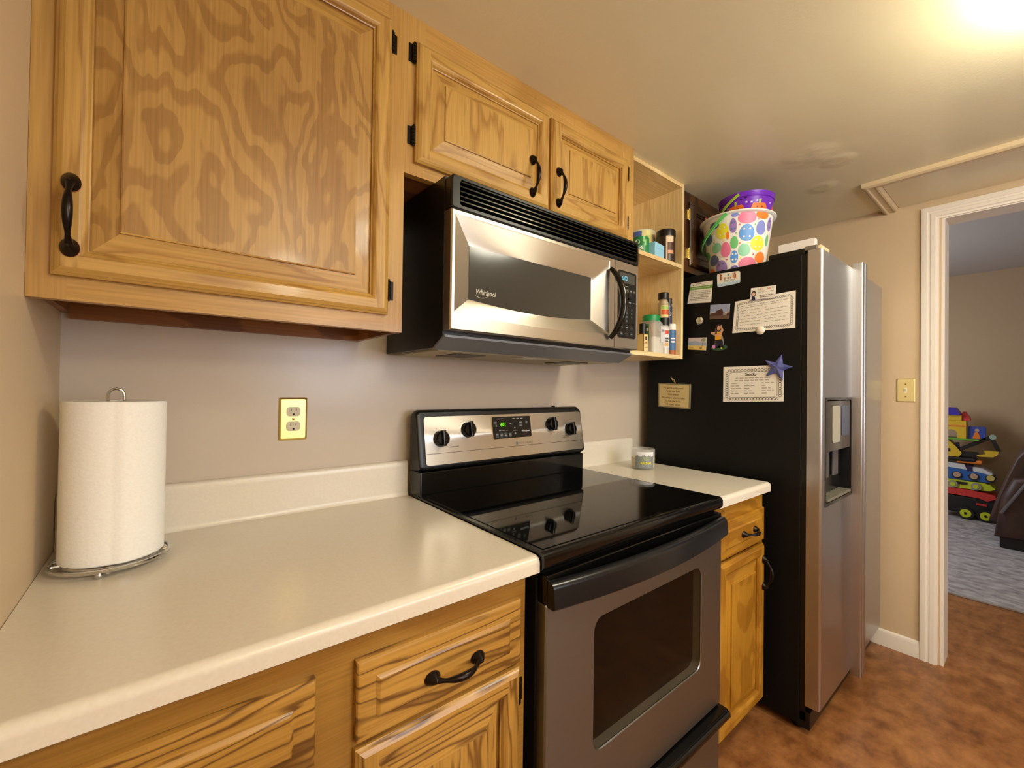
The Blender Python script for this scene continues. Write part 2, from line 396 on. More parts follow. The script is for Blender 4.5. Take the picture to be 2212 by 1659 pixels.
def drawer_front(name, M, w, h, parent, m, mf):
    d = MB(M); L = []
    for i, c in ((0, 0), (0, .011), (.002, .0138), (.006, .0150), (.029, .0158), (.0315, .0180), (.035, .0195)): L.append([(i, i, c), (w - i, i, c), (w - i, h - i, c), (i, h - i, c)])
    d.rings(L, cap=False); d.add(L[0], [(3, 2, 1, 0)])
    o = d.build(name, m, parent, smooth=20)
    p = MB(M); p.add(L[-1], [(0, 1, 2, 3)]); p.build('panel', mf, o)
    return o
def pull(parent, M, ca, cb, c0, axis, L=.112):
    b = MB(M); N = 20; path = []; rad = []
    for i in range(N + 1):
        s = -1 + 2 * i / N; t = s * L / 2 * .86; c = c0 + .008 + .022 * max(0, 1 - abs(s) ** 2.2)
        path.append((ca + (t if axis == 'a' else 0), cb + (t if axis == 'b' else 0), c)); e = abs(s)
        rad.append(.0036 + .0030 * max(0, 1 - (e / .62) ** 2) + (.0035 * ((e - .72) / .28) ** 1.5 if e > .72 else 0))
    b.tube(path, rad, 10)
    for s in (-1, 1):
        oa, ob = (s * L / 2 * .87, 0) if axis == 'a' else (0, s * L / 2 * .87)
        b.rings([[(ca + oa + r * cos(2 * pi * j / 16) * (.8 if axis == 'b' else 1), cb + ob + r * sin(2 * pi * j / 16) * (1 if axis == 'b' else .8), c) for j in range(16)] for r, c in ((.0148, c0), (.0148, c0 + .0015), (.0143, c0 + .0035), (.0105, c0 + .008), (.0070, c0 + .013), (.002, c0 + .018))])
        b.rings([[(ca + oa + r * cos(2 * pi * j / 16) * (.8 if axis == 'b' else 1), cb + ob + r * sin(2 * pi * j / 16) * (1 if axis == 'b' else .8), c) for j in range(16)] for r, c in ((.0153, c0), (.0151, c0 + .0012), (.0143, c0 + .0014))], k=1)
    return b.build('handle', [bronze, copper], parent)
def hinge(parent, M, a, b, c0, m, s=1, name='hinge'):
    q = MB(M)
    q.box(a - .006, a + .006, b - .022, b + .022, c0, c0 + .003)
    for i in range(5): q.tube([(a - s * .007, b - .022 + i * .009, c0 + .007), (a - s * .007, b - .0145 + i * .009, c0 + .007)], .0052, 8)
    q.tube([(a - s * .007, b - .026, c0 + .007), (a - s * .007, b + .026, c0 + .007)], .003, 6)
    return q.build(name, m, parent)

# --- large upper cabinet on the left
UF = -.291; UB = 1.3816; XU = .613
cab = thing('wall_cabinet', 'large oak wall cabinet with one wide flame-grained door, by the left wall', 'cabinet', (0, 0, UB))
M = front(0, 0, UF)
q = MB().box(.002, .014, UF + .02, -.001, UB + .012, H).box(XU - .014, XU - .002, UF + .02, -.001, UB, H).box(.014, XU - .014, UF + .02, -.001, UB + .03, UB + .045).box(.014, XU - .014, -.02, -.001, UB, UB + .03)
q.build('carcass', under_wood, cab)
q = MB(M).box(.0005, .045, UB, H, -.02, 0, k=0).box(XU - .045, XU, UB, H, -.02, 0, k=0).box(.045, XU - .045, UB, UB + .05, -.02, 0, k=1).box(.045, XU - .045, H - .045, H, -.02, 0, k=1)
q.build('face_frame', [oak_plain, oak_plain_h], cab)
d = panel_door('door', front(.028, 1.419, UF), .545, .699, cab, oak_v, oak_h, oak_panel, .043, .036)
pull(d, front(0, 0, UF), .050, 1.5125, .019, 'b', .118)
hinge(d, front(0, 0, UF), .583, 1.478, 0, bronze, 1); hinge(d, front(0, 0, UF), .583, 2.070, 0, bronze, 1)

# --- cabinet above the microwave
MB_Z = 1.773; XM = 1.552
cab = thing('wall_cabinet', 'short oak wall cabinet with two raised-panel doors above the microwave', 'cabinet', (XU, 0, MB_Z))
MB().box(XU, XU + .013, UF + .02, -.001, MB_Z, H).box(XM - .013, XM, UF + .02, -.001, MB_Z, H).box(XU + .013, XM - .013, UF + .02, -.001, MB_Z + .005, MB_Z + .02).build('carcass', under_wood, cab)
q = MB(M).box(XU, .665, MB_Z, H, -.02, 0, k=0).box(1.46, XM - .012, MB_Z, H, -.02, 0, k=0).box(.665, 1.46, MB_Z, MB_Z + .045, -.02, 0, k=1).box(.665, 1.46, H - .075, H, -.02, 0, k=1)
q.box(1.065, 1.12, MB_Z + .045, H - .075, -.02, 0, k=0)
q.build('face_frame', [oak_plain, oak_plain_h], cab)
d = panel_door('door', front(.637, 1.803, UF), .450, .298, cab, oak_v, oak_h, oak_v, .046, .032)
pull(d, M, 1.012, 1.884, .019, 'b')
hinge(d, M, .626, 2.072, 0, bronze, -1); hinge(d, M, .626, 1.868, 0, bronze, -1)
d = panel_door('door', front(1.096, 1.803, UF), .394, .298, cab, oak_v, oak_h, oak_v, .046, .032)
pull(d, M, 1.122, 1.884, .019, 'b')
hinge(d, M, 1.502, 2.055, 0, bronze, 1); hinge(d, M, 1.502, 1.872, 0, bronze, 1)

# --- open pine shelf unit
SH0, SH1, SF, SB, SM = XM + .001, 1.951, -.265, 1.389, 1.790
cab = thing('open_shelf_unit', 'unpainted open pine shelf unit between the microwave and the refrigerator', 'shelf', (SH0, 0, SB))
q = MB().box(SH0, SH0 + .016, SF, -.001, SB, H); q.build('side_panel', pine, cab)
q = MB().box(SH1 - .016, SH1, SF, -.001, SB, H); q.build('side_panel', pine, cab)
for z, nm in ((SB, 'shelf'), (SM, 'shelf'), (H - .017, 'top_board')):
    MB().box(SH0 + .016, SH1 - .016, SF, -.008, z, z + .0165).build(nm, pine_h, cab)
MB().box(SH0 + .016, SH1 - .016, -.008, -.001, SB, H).build('back_panel', pine, cab)

# --- dark cabinet above the refrigerator
GF = -.238; GB = 1.797; GX0, GX1 = SH1 + .001, 2.945
cab = thing('wall_cabinet', 'dark brown wooden wall cabinet above the refrigerator, behind the buckets', 'cabinet', (GX0, 0, GB))
MB().box(GX0, GX1, GF + .02, -.001, GB, H).build('carcass', dark_wood, cab)
Mg = front(0, 0, GF)
q = MB(Mg).box(GX0, GX0 + .10, GB, H, -.02, 0).box(GX1 - .05, GX1, GB, H, -.02, 0).box(GX0 + .10, GX1 - .05, GB, GB + .04, -.02, 0).box(GX0 + .10, GX1 - .05, H - .04, H, -.02, 0).box(2.42, 2.48, GB + .04, H - .04, -.02, 0)
q.build('face_frame', dark_wood, cab)
for x0, ww in ((2.035, .40), (2.455, .45)):
    d = panel_door('door', front(x0, GB + .03, GF), ww, .295, cab, dark_wood, dark_wood, dark_wood, .05, .026)
    if x0 < 2.2:
        hinge(d, Mg, 2.026, GB + .265, 0, brass, -1); hinge(d, Mg, 2.026, GB + .085, 0, brass, -1)
MB().box(GX1, XR, GF, GF + .02, GB, H).build('filler_strip', mat('tan_filler', (214, 186, 140), .5), cab)

# --- base cabinets
BF = -.605
def base_cabinet(label, x0, x1, mullions, plain, mv, mh, mp, doors, drawers, hl=(), z0=.10):
    cab = thing('base_cabinet', label, 'cabinet', (x0, 0, 0))
    Mb = front(0, 0, BF)
    MB().box(x0, x0 + .015, BF + .02, -.01, z0, .876).box(x1 - .015, x1, BF + .02, -.01, z0, .876).box(x0 + .015, x1 - .015, BF + .02, -.01, z0, z0 + .015).box(x0 + .015, x1 - .015, -.02, -.01, z0 + .015, .876).build('carcass', plain, cab)
    MB().box(x0, x1, -.53, -.515, 0, z0).build('toe_kick', black_satin, cab)
    q = MB(Mb).box(x0, mullions[0][1], z0, .876, -.02, 0).box(mullions[-1][0], x1, z0, .876, -.02, 0)
    for a, b in mullions[1:-1]: q.box(a, b, z0, .876, -.02, 0)
    xs = [m for m in mullions]
    for (a, b), (c, d_) in zip(xs, xs[1:]):
        q.box(b, c, .818, .876, -.02, 0).box(b, c, z0, z0 + .035, -.02, 0).box(b, c, .690, .715, -.02, 0)
    q.build('face_frame', plain, cab)
    for (a, b, c, d_, hp) in drawers:
        o = drawer_front('drawer_front', front(a, c, BF), b - a, d_ - c, cab, mh, mh)
        if hp: pull(o, Mb, hp[0], hp[1], .019, 'a', .105)
    for (a, b, c, d_, hp, hg) in doors:
        o = panel_door('door', front(a, c, BF), b - a, d_ - c, cab, mv, mh, mp, .046, .036)
        if hp: pull(o, Mb, hp[0], hp[1], .019, 'b', .112)
        for z in hg[1:]: hinge(o, Mb, hg[0], z, 0, bronze, 1)
    return cab
base_cabinet('long oak base cabinet under the left countertop, beside the stove', .001, .748, [(0, .04), (.335, .415), (.716, 0)], oak_base_plain, oak_base_v, oak_base_h, oak_base_v,
             [(.403, .727, .13, .698, None, (.735, .645, .20)), (.024, .345, .13, .698, None, (.02,))],
             [(.403, .727, .708, .832, (.573, .762)), (.024, .345, .708, .832, None)])
base_cabinet('narrow honey oak base cabinet under the right countertop, between stove and refrigerator', 1.532, 1.925, [(0, 1.585), (1.888, 0)], oak_honey_h, oak_honey_v, oak_honey_h, oak_honey_v,
             [(1.560, 1.908, .118, .688, (1.888, .585), (1.56,))], [(1.560, 1.908, .702, .822, (1.765, .760))])

# --- countertops with backsplash
def countertop(label, x0, x1):
    t = thing('countertop', label, 'countertop', (x0, 0, .877))
    y0, y1 = -.001, CD
    r = .014; pr = [(y0, .877), (y0, CT)] + [(y1 + r - r * sin(a * pi / 12), CT - r + r * cos(a * pi / 12)) for a in range(0, 7)] + [(y1, .8795), (y1 + .003, .877)]
    MB().rings([[(x0, y, z) for y, z in pr], [(x1, y, z) for y, z in pr]]).build('worktop', lam, t, smooth=50)
    pr = [(-.0012, CT), (-.0012, 1.019), (-.010, 1.020), (-.017, 1.018), (-.020, 1.013), (-.021, 1.0), (-.021, .925), (-.023, .916), (-.027, CT)]
    MB().rings([[(x0, y, z) for y, z in pr], [(x1, y, z) for y, z in pr]]).build('backsplash', lam, t, smooth=50)
countertop('long cream laminate countertop left of the stove, holding the paper towels', .001, .763)
countertop('short cream laminate countertop right of the stove, holding the candle', 1.531, 1.932)

# ================================================================== stove
X0, X1 = .768, 1.527
st = thing('stove', 'black and stainless electric stove with smooth glass top and five-panel backguard controls'.replace('five-panel ', ''), 'stove', (1.147, -.32, 0))
MB().box(X0, X1, -.615, -.03, .06, .884).box(X0 + .03, X1 - .03, -.58, -.05, 0, .06).build('body', black_satin, st)
# cooktop: glass in a rolled black rim
q = MB(); y1 = -.642
pr = [(-.05, .884), (-.05, .919), (-.10, .919)] + [(y1 + .012 - .012 * sin(a * pi / 8), .919 - .012 + .012 * cos(a * pi / 8)) for a in range(0, 5)] + [(y1, .892), (y1 + .006, .884)]
q.rings([[(X0 - .002, y, z) for y, z in pr], [(X1 + .002, y, z) for y, z in pr]])
q.build('cooktop_rim', black_gloss, st)
MB().box(X0 + .012, X1 - .012, -.622, -.115, .9185, .9205).build('cooktop', black_glass, st)
# riser and backguard
GX = 1.503
q = MB(); q.box(X0, GX - .012, -.098, -.03, .915, .992, .004)
q.build('riser', black_gloss, st)
pb = [(-.028, .985), (-.028, 1.17), (-.040, 1.178), (-.058, 1.178), (-.070, 1.168), (-.096, 1.008), (-.094, .998), (-.085, .992)]
def bgring(x, s, dz=0):
    cy = -.05; return [(x, cy + (y - cy) * s, z - dz if z > 1.1 else z + dz * .6) for y, z in pb]
q = MB().rings([bgring(X0 - .003, .86, .016), bgring(X0, .97, .006), bgring(X0 + .012, 1, 0), bgring(GX - .016, 1, 0), bgring(GX - .003, .97, .008), bgring(GX, .86, .018)])
q.box(1.36, 1.37, -.055, -.045, 1.175, 1.183)
bg = q.build('backguard', black_satin, st, smooth=50)
ly = Vector((0, -.070 + .096, 1.168 - 1.008)).normalized(); ny = Vector((0, -ly.z, ly.y)); o0 = Vector((0, -.096, 1.008))
def Mt(a, b, c): p = o0 + ly * b + ny * c; return (a, p.y, p.z)
PT = .151
q = MB(Mt).prism(rrect(.786, 1.492, .002, PT, .010), 0, .004)
q.box(.788, 1.490, .036, .0375, .003, .0045, k=1)
q.text('ACCUBAKE', 1.155, .043, .010, .0042, k=2, wid=1.3)
q.flat(circ(1.146, .0465, .006, 10), .0042, k=2)
for x, z in ((.87, .052), (1.38, .052)): q.rect(x, x + .035, z, z + .003, .0042, k=3)
for kx, kz in ((.841, .082), (.9436, .105), (1.322, .107), (1.422, .084)):
    for a in range(200, -21, -22): q.flat(circ(kx + .034 * cos(radians(a)), kz + .034 * sin(radians(a)), .0011, 6), .0042, k=3)
cpan = q.build('control_panel', [ss_h, mat('seam_dark', (70, 64, 56), .5), dim_ink, mat('panel_print', (120, 108, 92), .5)], bg, smooth=30)
for kx, kz in ((.841, .082), (.9436, .105), (1.322, .107), (1.422, .084)):
    q = MB(Mt).lathe(kx, kz, [(.0262, .004), (.0262, .008), (.0243, .013), (.0235, .020), (.0200, .0235), (.001, .024)], 28)
    q.box(kx - .0055, kx + .0055, kz - .0245, kz + .0258, .012, .033, .0025)
    q.build('knob', mat('knob_black', (10, 10, 10), .14), cpan)
q = MB(Mt).prism(rrect(1.040, 1.220, .064, .145, .006), .003, .006, k=1).prism(rrect(1.043, 1.216, .0665, .1425, .005), .004, .0068, k=0)
dd = .0072
for i in range(4): q.prism(rrect(1.052 + i * .019, 1.066 + i * .019, .071, .086, .003), .0068, .0075, k=3).rect(1.054 + i * .019, 1.064 + i * .019, .0765, .0785, .0077, k=2).rect(1.055 + i * .019, 1.063 + i * .019, .0805, .0822, .0077, k=2)
for i in range(3): q.rect(1.068 + i * .015, 1.078 + i * .015, .0935, .0952, dd, k=2)
for i, b in enumerate((.124, .120, .113, .109)): q.rect(1.048 + (i > 1) * .007, 1.061, b, b + .002, dd, k=4)
for i in range(3): q.rect(1.068 + i * .010, 1.075 + i * .010, .1345, .1362, dd, k=2)
for i in range(3): q.rect(1.132 + i * .018, 1.144 + i * .018, .133, .136, dd, k=2)
q.rect(1.117, 1.126, .117, .119, dd, k=2)
q.prism(rrect(1.160, 1.176, .105, .124, .003), .0068, .0075, k=3).rect(1.162, 1.174, .119, .121, .0077, k=2).rect(1.162, 1.174, .108, .110, .0077, k=2)
q.prism(rrect(1.190, 1.202, .114, .126, .003), .0068, .0075, k=3).rect(1.192, 1.200, .119, .121, .0077, k=2)
q.flat([(1.136, .100), (1.144, .100), (1.140, .106)], dd, k=2).flat([(1.136, .084), (1.144, .084), (1.140, .078)], dd, k=2).rect(1.131, 1.150, .0915, .0935, dd, k=2)
q.text('Whirlpool', 1.169, .0865, .0095, dd, k=5, shear=.3, bold=.0002)
q.rect(1.170, 1.203, .076, .0772, dd, k=6)
q.text('601', 1.076, .1085, .0205, dd, k=7, shear=.12, wid=.82)
q.build('clock_display', [mat('clock_black', (14, 13, 13), .25), mat('bezel_chrome', (210, 204, 190), .2, 1.0), mat('clock_print', (150, 150, 146), .5), mat('clock_button', (52, 54, 52), .5), dim_ink, white_ink, mat('red_print', (110, 30, 20), .5), mat('green_led', (120, 255, 30), .5, emit=1.3)], cpan, smooth=30)
# oven door: stainless skin around a recessed window, black top band with the bowed handle
od = thing  # (kept simple: mesh parent)
Mo = front(0, 0, -.615)
q = MB(Mo)
dx0, dx1, dz0, dz1 = X0 + .006, X1 - .004, .285, .812
wx = (.922, 1.402, .437, .738)
N = 6
outer = rrect(dx0, dx1, dz0, dz1, .004, N); inner = rrect(wx[0], wx[1], wx[2], wx[3], .030, N)
q.rings([[(a, b, 0) for a, b in outer], [(a, b, .022) for a, b in outer], [(a, b, .0262) for a, b in rrect(dx0 + .003, dx1 - .003, dz0 + .003, dz1 - .003, .004, N)],
         [(a, b, .0262) for a, b in inner], [(a, b, .024) for a, b in rrect(wx[0] + .002, wx[1] - .002, wx[2] + .002, wx[3] - .002, .029, N)]], cap=False)
od = q.build('oven_door', ss_soft, st, smooth=30)
MB(Mo).prism(rrect(wx[0] + .002, wx[1] - .002, wx[2] + .002, wx[3] - .002, .029, N), .0225, .0238).build('oven_window', mat('oven_glass', (12, 8, 6), .05, alpha=.42), od)
q = MB(Mo)
q.rings([[(a, b, c) for a, b in rrect(i + wx[0], wx[1] - i, wx[2] + i, wx[3] - i, .028, N)] for i, c in ((.0, .021), (.001, -.004), (.003, -.006), (.019, -.008), (.021, -.03))], cap=False, k=0)
q.flat(rrect(wx[0] + .021, wx[1] - .021, wx[2] + .021, wx[3] - .021, .028, N), -.03, k=1)
for z in (.52, .60): q.box(wx[0] + .04, wx[1] - .04, z, z + .004, -.028, -.025, k=2)
q.build('window_recess', [mat('oven_inner_trim', (206, 200, 172), .4, .2), mat('oven_dark', (70, 48, 36), .5), mat('oven_rack', (70, 58, 46), .4, .5)], od)
# black band and bowed handle
q = MB(Mo)
q.box(dx0, dx1, .812, .872, 0, .026, .004)
q.build('top_band', black_gloss, od)
q = MB(Mo); rg = []
for i in range(25):
    s = -1 + 2 * i / 24; a = (dx0 + dx1) / 2 + s * (dx1 - dx0 - .006) / 2; bow = .024 * (1 - s * s); sag = -.006 * (1 - s * s)
    b0, b1 = .808 + sag, .862 + sag * .4; c0 = .022 + bow; t_ = .026
    if abs(s) < .93: b0 += .0; 
    rg.append([(a, b0, c0), (a, b0, c0 + t_ - .004), (a, b0 + .004, c0 + t_), (a, b1 - .013, c0 + t_ - .003), (a, b1 - .006, c0 + t_ - .006), (a, b1 - .001, c0 + t_ - .012), (a, b1, c0 + .004), (a, b1 - .003, c0)])
q.rings(rg); q.build('handle', mat('handle_slate', (19, 20, 23), .22), od, smooth=35)
# storage drawer
q = MB(Mo).box(dx0, dx1, .075, .262, 0, .024, .004)
dr = q.build('storage_drawer', ss_soft, st, smooth=30)
q = MB(Mo); prf = [(.236, .0), (.238, .030), (.246, .050), (.258, .058), (.270, .056), (.278, .046), (.280, .0)]
q.rings([[(x, b, c) for b, c in prf] for x in (dx0, dx1 + .002)]); q.build('handle', black_gloss, dr, smooth=50)

# ================================================================== microwave
mx0, mx1, mz0, mz1, my = .697, 1.453, 1.389, 1.766, -.378
mw = thing('microwave', 'stainless over-the-range microwave with black sides, hung under the short cabinet', 'microwave', (1.075, 0, 1.35))
q = MB()
pr = [(-.002, 1.35), (-.002, MB_Z - .001), (-.29, MB_Z - .001), (-.29, 1.770), (-.345, 1.770), (-.345, 1.378), (-.289, 1.35)]
q.rings([[(mx0 - .002, y, z) for y, z in pr], [(mx1 + .002, y, z) for y, z in pr]])
q.build('body', black_satin, mw, smooth=20)
q = MB().rings([[(x, y, z) for y, z in ((-.343, 1.3795), (-.352, 1.3795), (-.352, 1.374), (-.296, 1.3465), (-.288, 1.3495))] for x in (mx0 + .0, mx1 + .003)])
q.build('lower_skirt', grey_metal, mw, smooth=15)
q = MB().box(mx0 + .02, mx1 - .02, -.285, -.02, 1.3455, 1.3498, k=0).box(.80, .90, -.24, -.12, 1.343, 1.3456, k=1).box(1.25, 1.35, -.24, -.12, 1.343, 1.3456, k=1).box(1.02, 1.13, -.27, -.20, 1.344, 1.3456, k=2)
q.build('underside_panel', [mat('pale_underside', (176, 166, 140), .5, .3), mat('grease_filter', (90, 84, 72), .5, .6), mat('lamp_lens', (200, 196, 180), .3)], mw)
Mm = front(0, 0, -.345)
q = MB(Mm)
# vent grille frame with slots
q.rings([[(a, b, c) for a, b in P_] for P_, c in ((rrect(mx0, mx1 + .001, 1.684, mz1, .006, 3), 0), (rrect(mx0, mx1 + .001, 1.684, mz1, .006, 3), .030), (rrect(mx0 + .003, mx1 - .002, 1.687, mz1 - .003, .006, 3), .033), (rrect(mx0 + .022, mx1 - .012, 1.694, mz1 - .009, .008, 3), .033), (rrect(mx0 + .024, mx1 - .014, 1.696, mz1 - .011, .008, 3), .010))], cap=False)
q.rect(mx0 + .02, mx1 - .01, 1.69, mz1 - .006, .010)
vg = q.build('vent_grille', black_satin, mw, smooth=30)
q = MB(Mm)
for i in range(5):
    z = 1.7000 + i * .0118
    q.rings([[(x, b, c) for b, c in ((z, .012), (z + .002, .012), (z + .0075, .031), (z + .0045, .031))] for x in (mx0 + .024, mx1 - .014)])
q.build('louver', black_gloss, vg, smooth=20)
# door slab: stainless front with a dished surround and curved lower window edge
sx = 1.3215
q = MB(Mm)
def lp(a0, a1, b0, b1, c, bow=0, n=10):
    P = [(a0 + (a1 - a0) * i / n, b0 - bow * sin(pi * i / n), c) for i in range(n)]
    P += [(a1, b0 + (b1 - b0) * i / n, c) for i in range(n)] + [(a1 - (a1 - a0) * i / n, b1, c) for i in range(n)] + [(a0, b1 - (b1 - b0) * i / n, c) for i in range(n)]
    return P
q.rings([lp(mx0, sx - .001, mz0, 1.683, 0), lp(mx0, sx - .001, mz0, 1.683, .029), lp(mx0 + .003, sx - .002, mz0 + .003, 1.680, .033), lp(mx0 + .010, sx - .028, 1.432, 1.672, .033, .010), lp(mx0 + .013, sx - .032, 1.436, 1.668, .0315, .010),
         lp(.757, 1.219, 1.4715, 1.6065, .018, .012), lp(.758, 1.218, 1.4725, 1.6055, .016, .012)], cap=False)
md = q.build('door', ss_h, mw, smooth=18)
q = MB(Mm); w0 = lp(.7575, 1.2185, 1.472, 1.606, .0168, .012); q.rings([w0, [(a, b, .0185) for a, b, c in w0]], k=0)
q.text('Whirlpool', .777, 1.489, .019, .0188, k=1, shear=.3, wid=.8, bold=.0003)
q.tube([(.778 + .034 * t_ / 10, 1.484 - .004 * sin(pi * t_ / 10), .0188) for t_ in range(11)], .0006, 4, k=1)
q.build('door_window', [mat('microwave_glass', (62, 60, 55), .12), mat('logo_silver', (190, 184, 170), .35)], md)
q = MB(Mm)
pth = []; rd = []
for i in range(21):
    s = -1 + 2 * i / 20; b = 1.5315 + s * .113; pth.append((1.292 + .018 * (1 - s * s), b, .033 + .006 + .040 * (1 - s * s) ** .8)); rd.append(.0075 + .0045 * (1 - s * s))
q.tube(pth, rd, 10); q.build('handle', black_gloss, md)
q = MB(Mm).rings([[(a, b, c) for a, b in P_] for P_, c in ((rrect(sx + .001, mx1, mz0, 1.683, .004, 3), 0), (rrect(sx + .001, mx1, mz0, 1.683, .004, 3), .029), (rrect(sx + .002, mx1 - .003, mz0 + .003, 1.680, .004, 3), .033))])
cp = q.build('control_panel', ss_h, mw, smooth=20)
q = MB(Mm).prism(rrect(1.335, 1.4395, 1.4235, 1.6545, .010), .030, .0338, k=1).prism(rrect(1.3365, 1.4375, 1.4255, 1.6525, .009), .031, .0345, k=0)
q.prism(rrect(1.346, 1.428, 1.612, 1.645, .003), .034, .035, k=3).text('6:02', 1.357, 1.620, .022, .0354, k=4, wid=.8)
cc = .0348
for i in range(4): q.prism(rrect(1.362 + i * .019, 1.376 + i * .019, 1.582, 1.592, .002), .0345, .0350, k=5).rect(1.364 + i * .019, 1.374 + i * .019, 1.586, 1.588, .0352, k=2)
q.rect(1.36, 1.372, 1.600, 1.602, cc, k=2).rect(1.376, 1.394, 1.600, 1.602, cc, k=2)
for i in range(3): q.rect(1.372 + i * .024, 1.384 + i * .024, 1.547, 1.549, cc, k=2)
for i, ch in enumerate('2580'): q.text(ch, 1.386, 1.521 - i * .0135, .0105, cc, k=2, align='CENTER')
for i, ch in enumerate('369'): q.text(ch, 1.413, 1.521 - i * .0135, .0105, cc, k=2, align='CENTER')
for i, ch in enumerate('147'): q.text(ch, 1.357, 1.521 - i * .0135, .0105, cc, k=2, align='CENTER')
for a, b in ((1.357, 1.462), (1.386, 1.462), (1.413, 1.462), (1.357, 1.440), (1.386, 1.440), (1.413, 1.440)):
    q.rings([[(x, y, c) for x, y in circ(a, b, r, 14, r * .75)] for r, c in ((.009, .0345), (.009, .035), (.0075, .035), (.0075, .0346))], cap=False, k=5)
    q.rect(a - .005, a + .005, b - .001, b + .001, cc, k=2)
q.build('keypad', [mat('keypad_black', (16, 15, 14), .25), mat('keypad_bezel', (214, 206, 190), .2, 1.0), mat('keypad_print', (150, 148, 140), .5), mat('lcd_grey', (66, 66, 60), .25), mat('lcd_blue', (90, 190, 230), .5, emit=.5), mat('keypad_key', (60, 58, 54), .4)], cp, smooth=30)
MB(Mm).lathe(1.386, 1.565, [(.012, .0345), (.0115, .046), (.010, .048), (.001, .0485)], 20).build('dial', black_gloss, cp)

# ================================================================== refrigerator
fx0, fx1, fy, fb, fz = 1.999, 2.898, -.773, -.725, 1.772
fr = thing('refrigerator', 'side-by-side refrigerator with black sides and stainless doors, beside the right countertop', 'refrigerator', (2.45, -.4, 0))
q = MB().box(fx0, fx1, -.708, -.06, .03, 1.764, .006)
q.build('case', black_tex, fr)
MB().box(fx0 + .004, fx1 - .004, fb, -.708, .05, 1.762).build('door_gasket', black_satin, fr)
MB().box(fx0 + .004, fx1 - .004, -.74, -.70, .022, .085, .004).build('toe_grille', black_satin, fr)
for x in (fx0 + .05, fx1 - .05):
    for y in (-.69, -.10): MB().lathe(x, y, [(.02, 0), (.02, .012), (.012, .014), (.012, .032)], 14).build('foot', black_satin, fr)
for x in (fx0 + .006, fx1 - .13):
    q = MB().box(x, x + .12, -.715, -.590, 1.762, 1.786, .006, k=0).box(x, x + .10, -.752, -.712, 1.774, 1.790, .003, k=1)
    q.build('hinge_cover', [black_satin, mat('grey_bracket', (120, 112, 100), .5, .4)], fr)
Mf = front(0, 0, fb)
def fridge_door(x0, x1, hole=None):
    q = MB(Mf); d = .048; r = .010
    def lp2(i, c): return [(x0 + i, .1085 + i, c), (x1 - i, .1085 + i, c), (x1 - i, fz - i, c), (x0 + i, fz - i, c)]
    L = [lp2(0, 0)] + [lp2(r - r * cos(a * pi / 10), d - r + r * sin(a * pi / 10)) for a in range(0, 6)]
    if not hole:
        q.rings(L)
    else:
        h0, h1, g0, g1 = hole
        hl = [(h0, g0), (h1, g0), (h1, g1), (h0, g1)]
        q.rings(L + [[(a, b, d) for a, b in hl], [(a, b, d - .040) for a, b in hl]])
    return q.build('door', ss_v, fr, smooth=35)
HO = (2.032, 2.376, .832, 1.232)
ld = fridge_door(fx0, 2.409, HO); rd_ = fridge_door(2.415, fx1)
q = MB(Mf)
q.rings([[(a, b, c) for a, b in P_] for P_, c in ((rrect(HO[0], HO[1], HO[2], HO[3], .004), .010), (rrect(HO[0], HO[1], HO[2], HO[3], .004), .0495), (rrect(HO[0] + .012, HO[1] - .012, HO[2] + .012, HO[3] - .01, .012), .0495), (rrect(HO[0] + .016, HO[1] - .016, HO[2] + .014, HO[3] - .012, .012), .012))], cap=True)
dp = q.build('dispenser', mat('dispenser_black', (22, 21, 24), .2), ld, smooth=30)
q = MB(Mf).prism(rrect(2.05, 2.358, 1.03, 1.218, .01), .012, .047, k=0).prism(rrect(2.12, 2.21, 1.06, 1.20, .012), .047, .049, k=1).prism(rrect(2.24, 2.34, 1.08, 1.20, .012), .047, .0485, k=2)
q.build('dispenser_panel', [mat('dispenser_panel_grey', (40, 38, 38), .15), mat('dispenser_pale', (170, 166, 150), .3), mat('dispenser_blue', (60, 74, 100), .2)], dp)
for x in (2.12, 2.24): MB(Mf).box(x, x + .06, .92, 1.02, .014, .022, .003).build('paddle', mat('paddle_grey', (92, 90, 90), .3), dp)
q = MB(Mf).box(2.055, 2.353, .848, .858, .012, .052, .002)
for i in range(9): q.box(2.07 + i * .032, 2.076 + i * .032, .858, .861, .014, .05)
q.build('drip_tray', mat('tray_grey', (150, 146, 130), .35, .5), dp)
def fhandle(x0, x1, par):
    q = MB(Mf); d = .048
    q.rings([[(a, z, c) for a, c in ((x0, d), (x0, d + .030), (x0 + .003, d + .034), (x0 + .008, d + .035), (x1 - .008, d + .035), (x1 - .003, d + .034), (x1, d + .030), (x1, d))] for z in (.095, 1.785)])
    q.build('handle', ss_v, par, smooth=50)
fhandle(2.376, 2.408, ld); fhandle(2.416, 2.450, rd_)

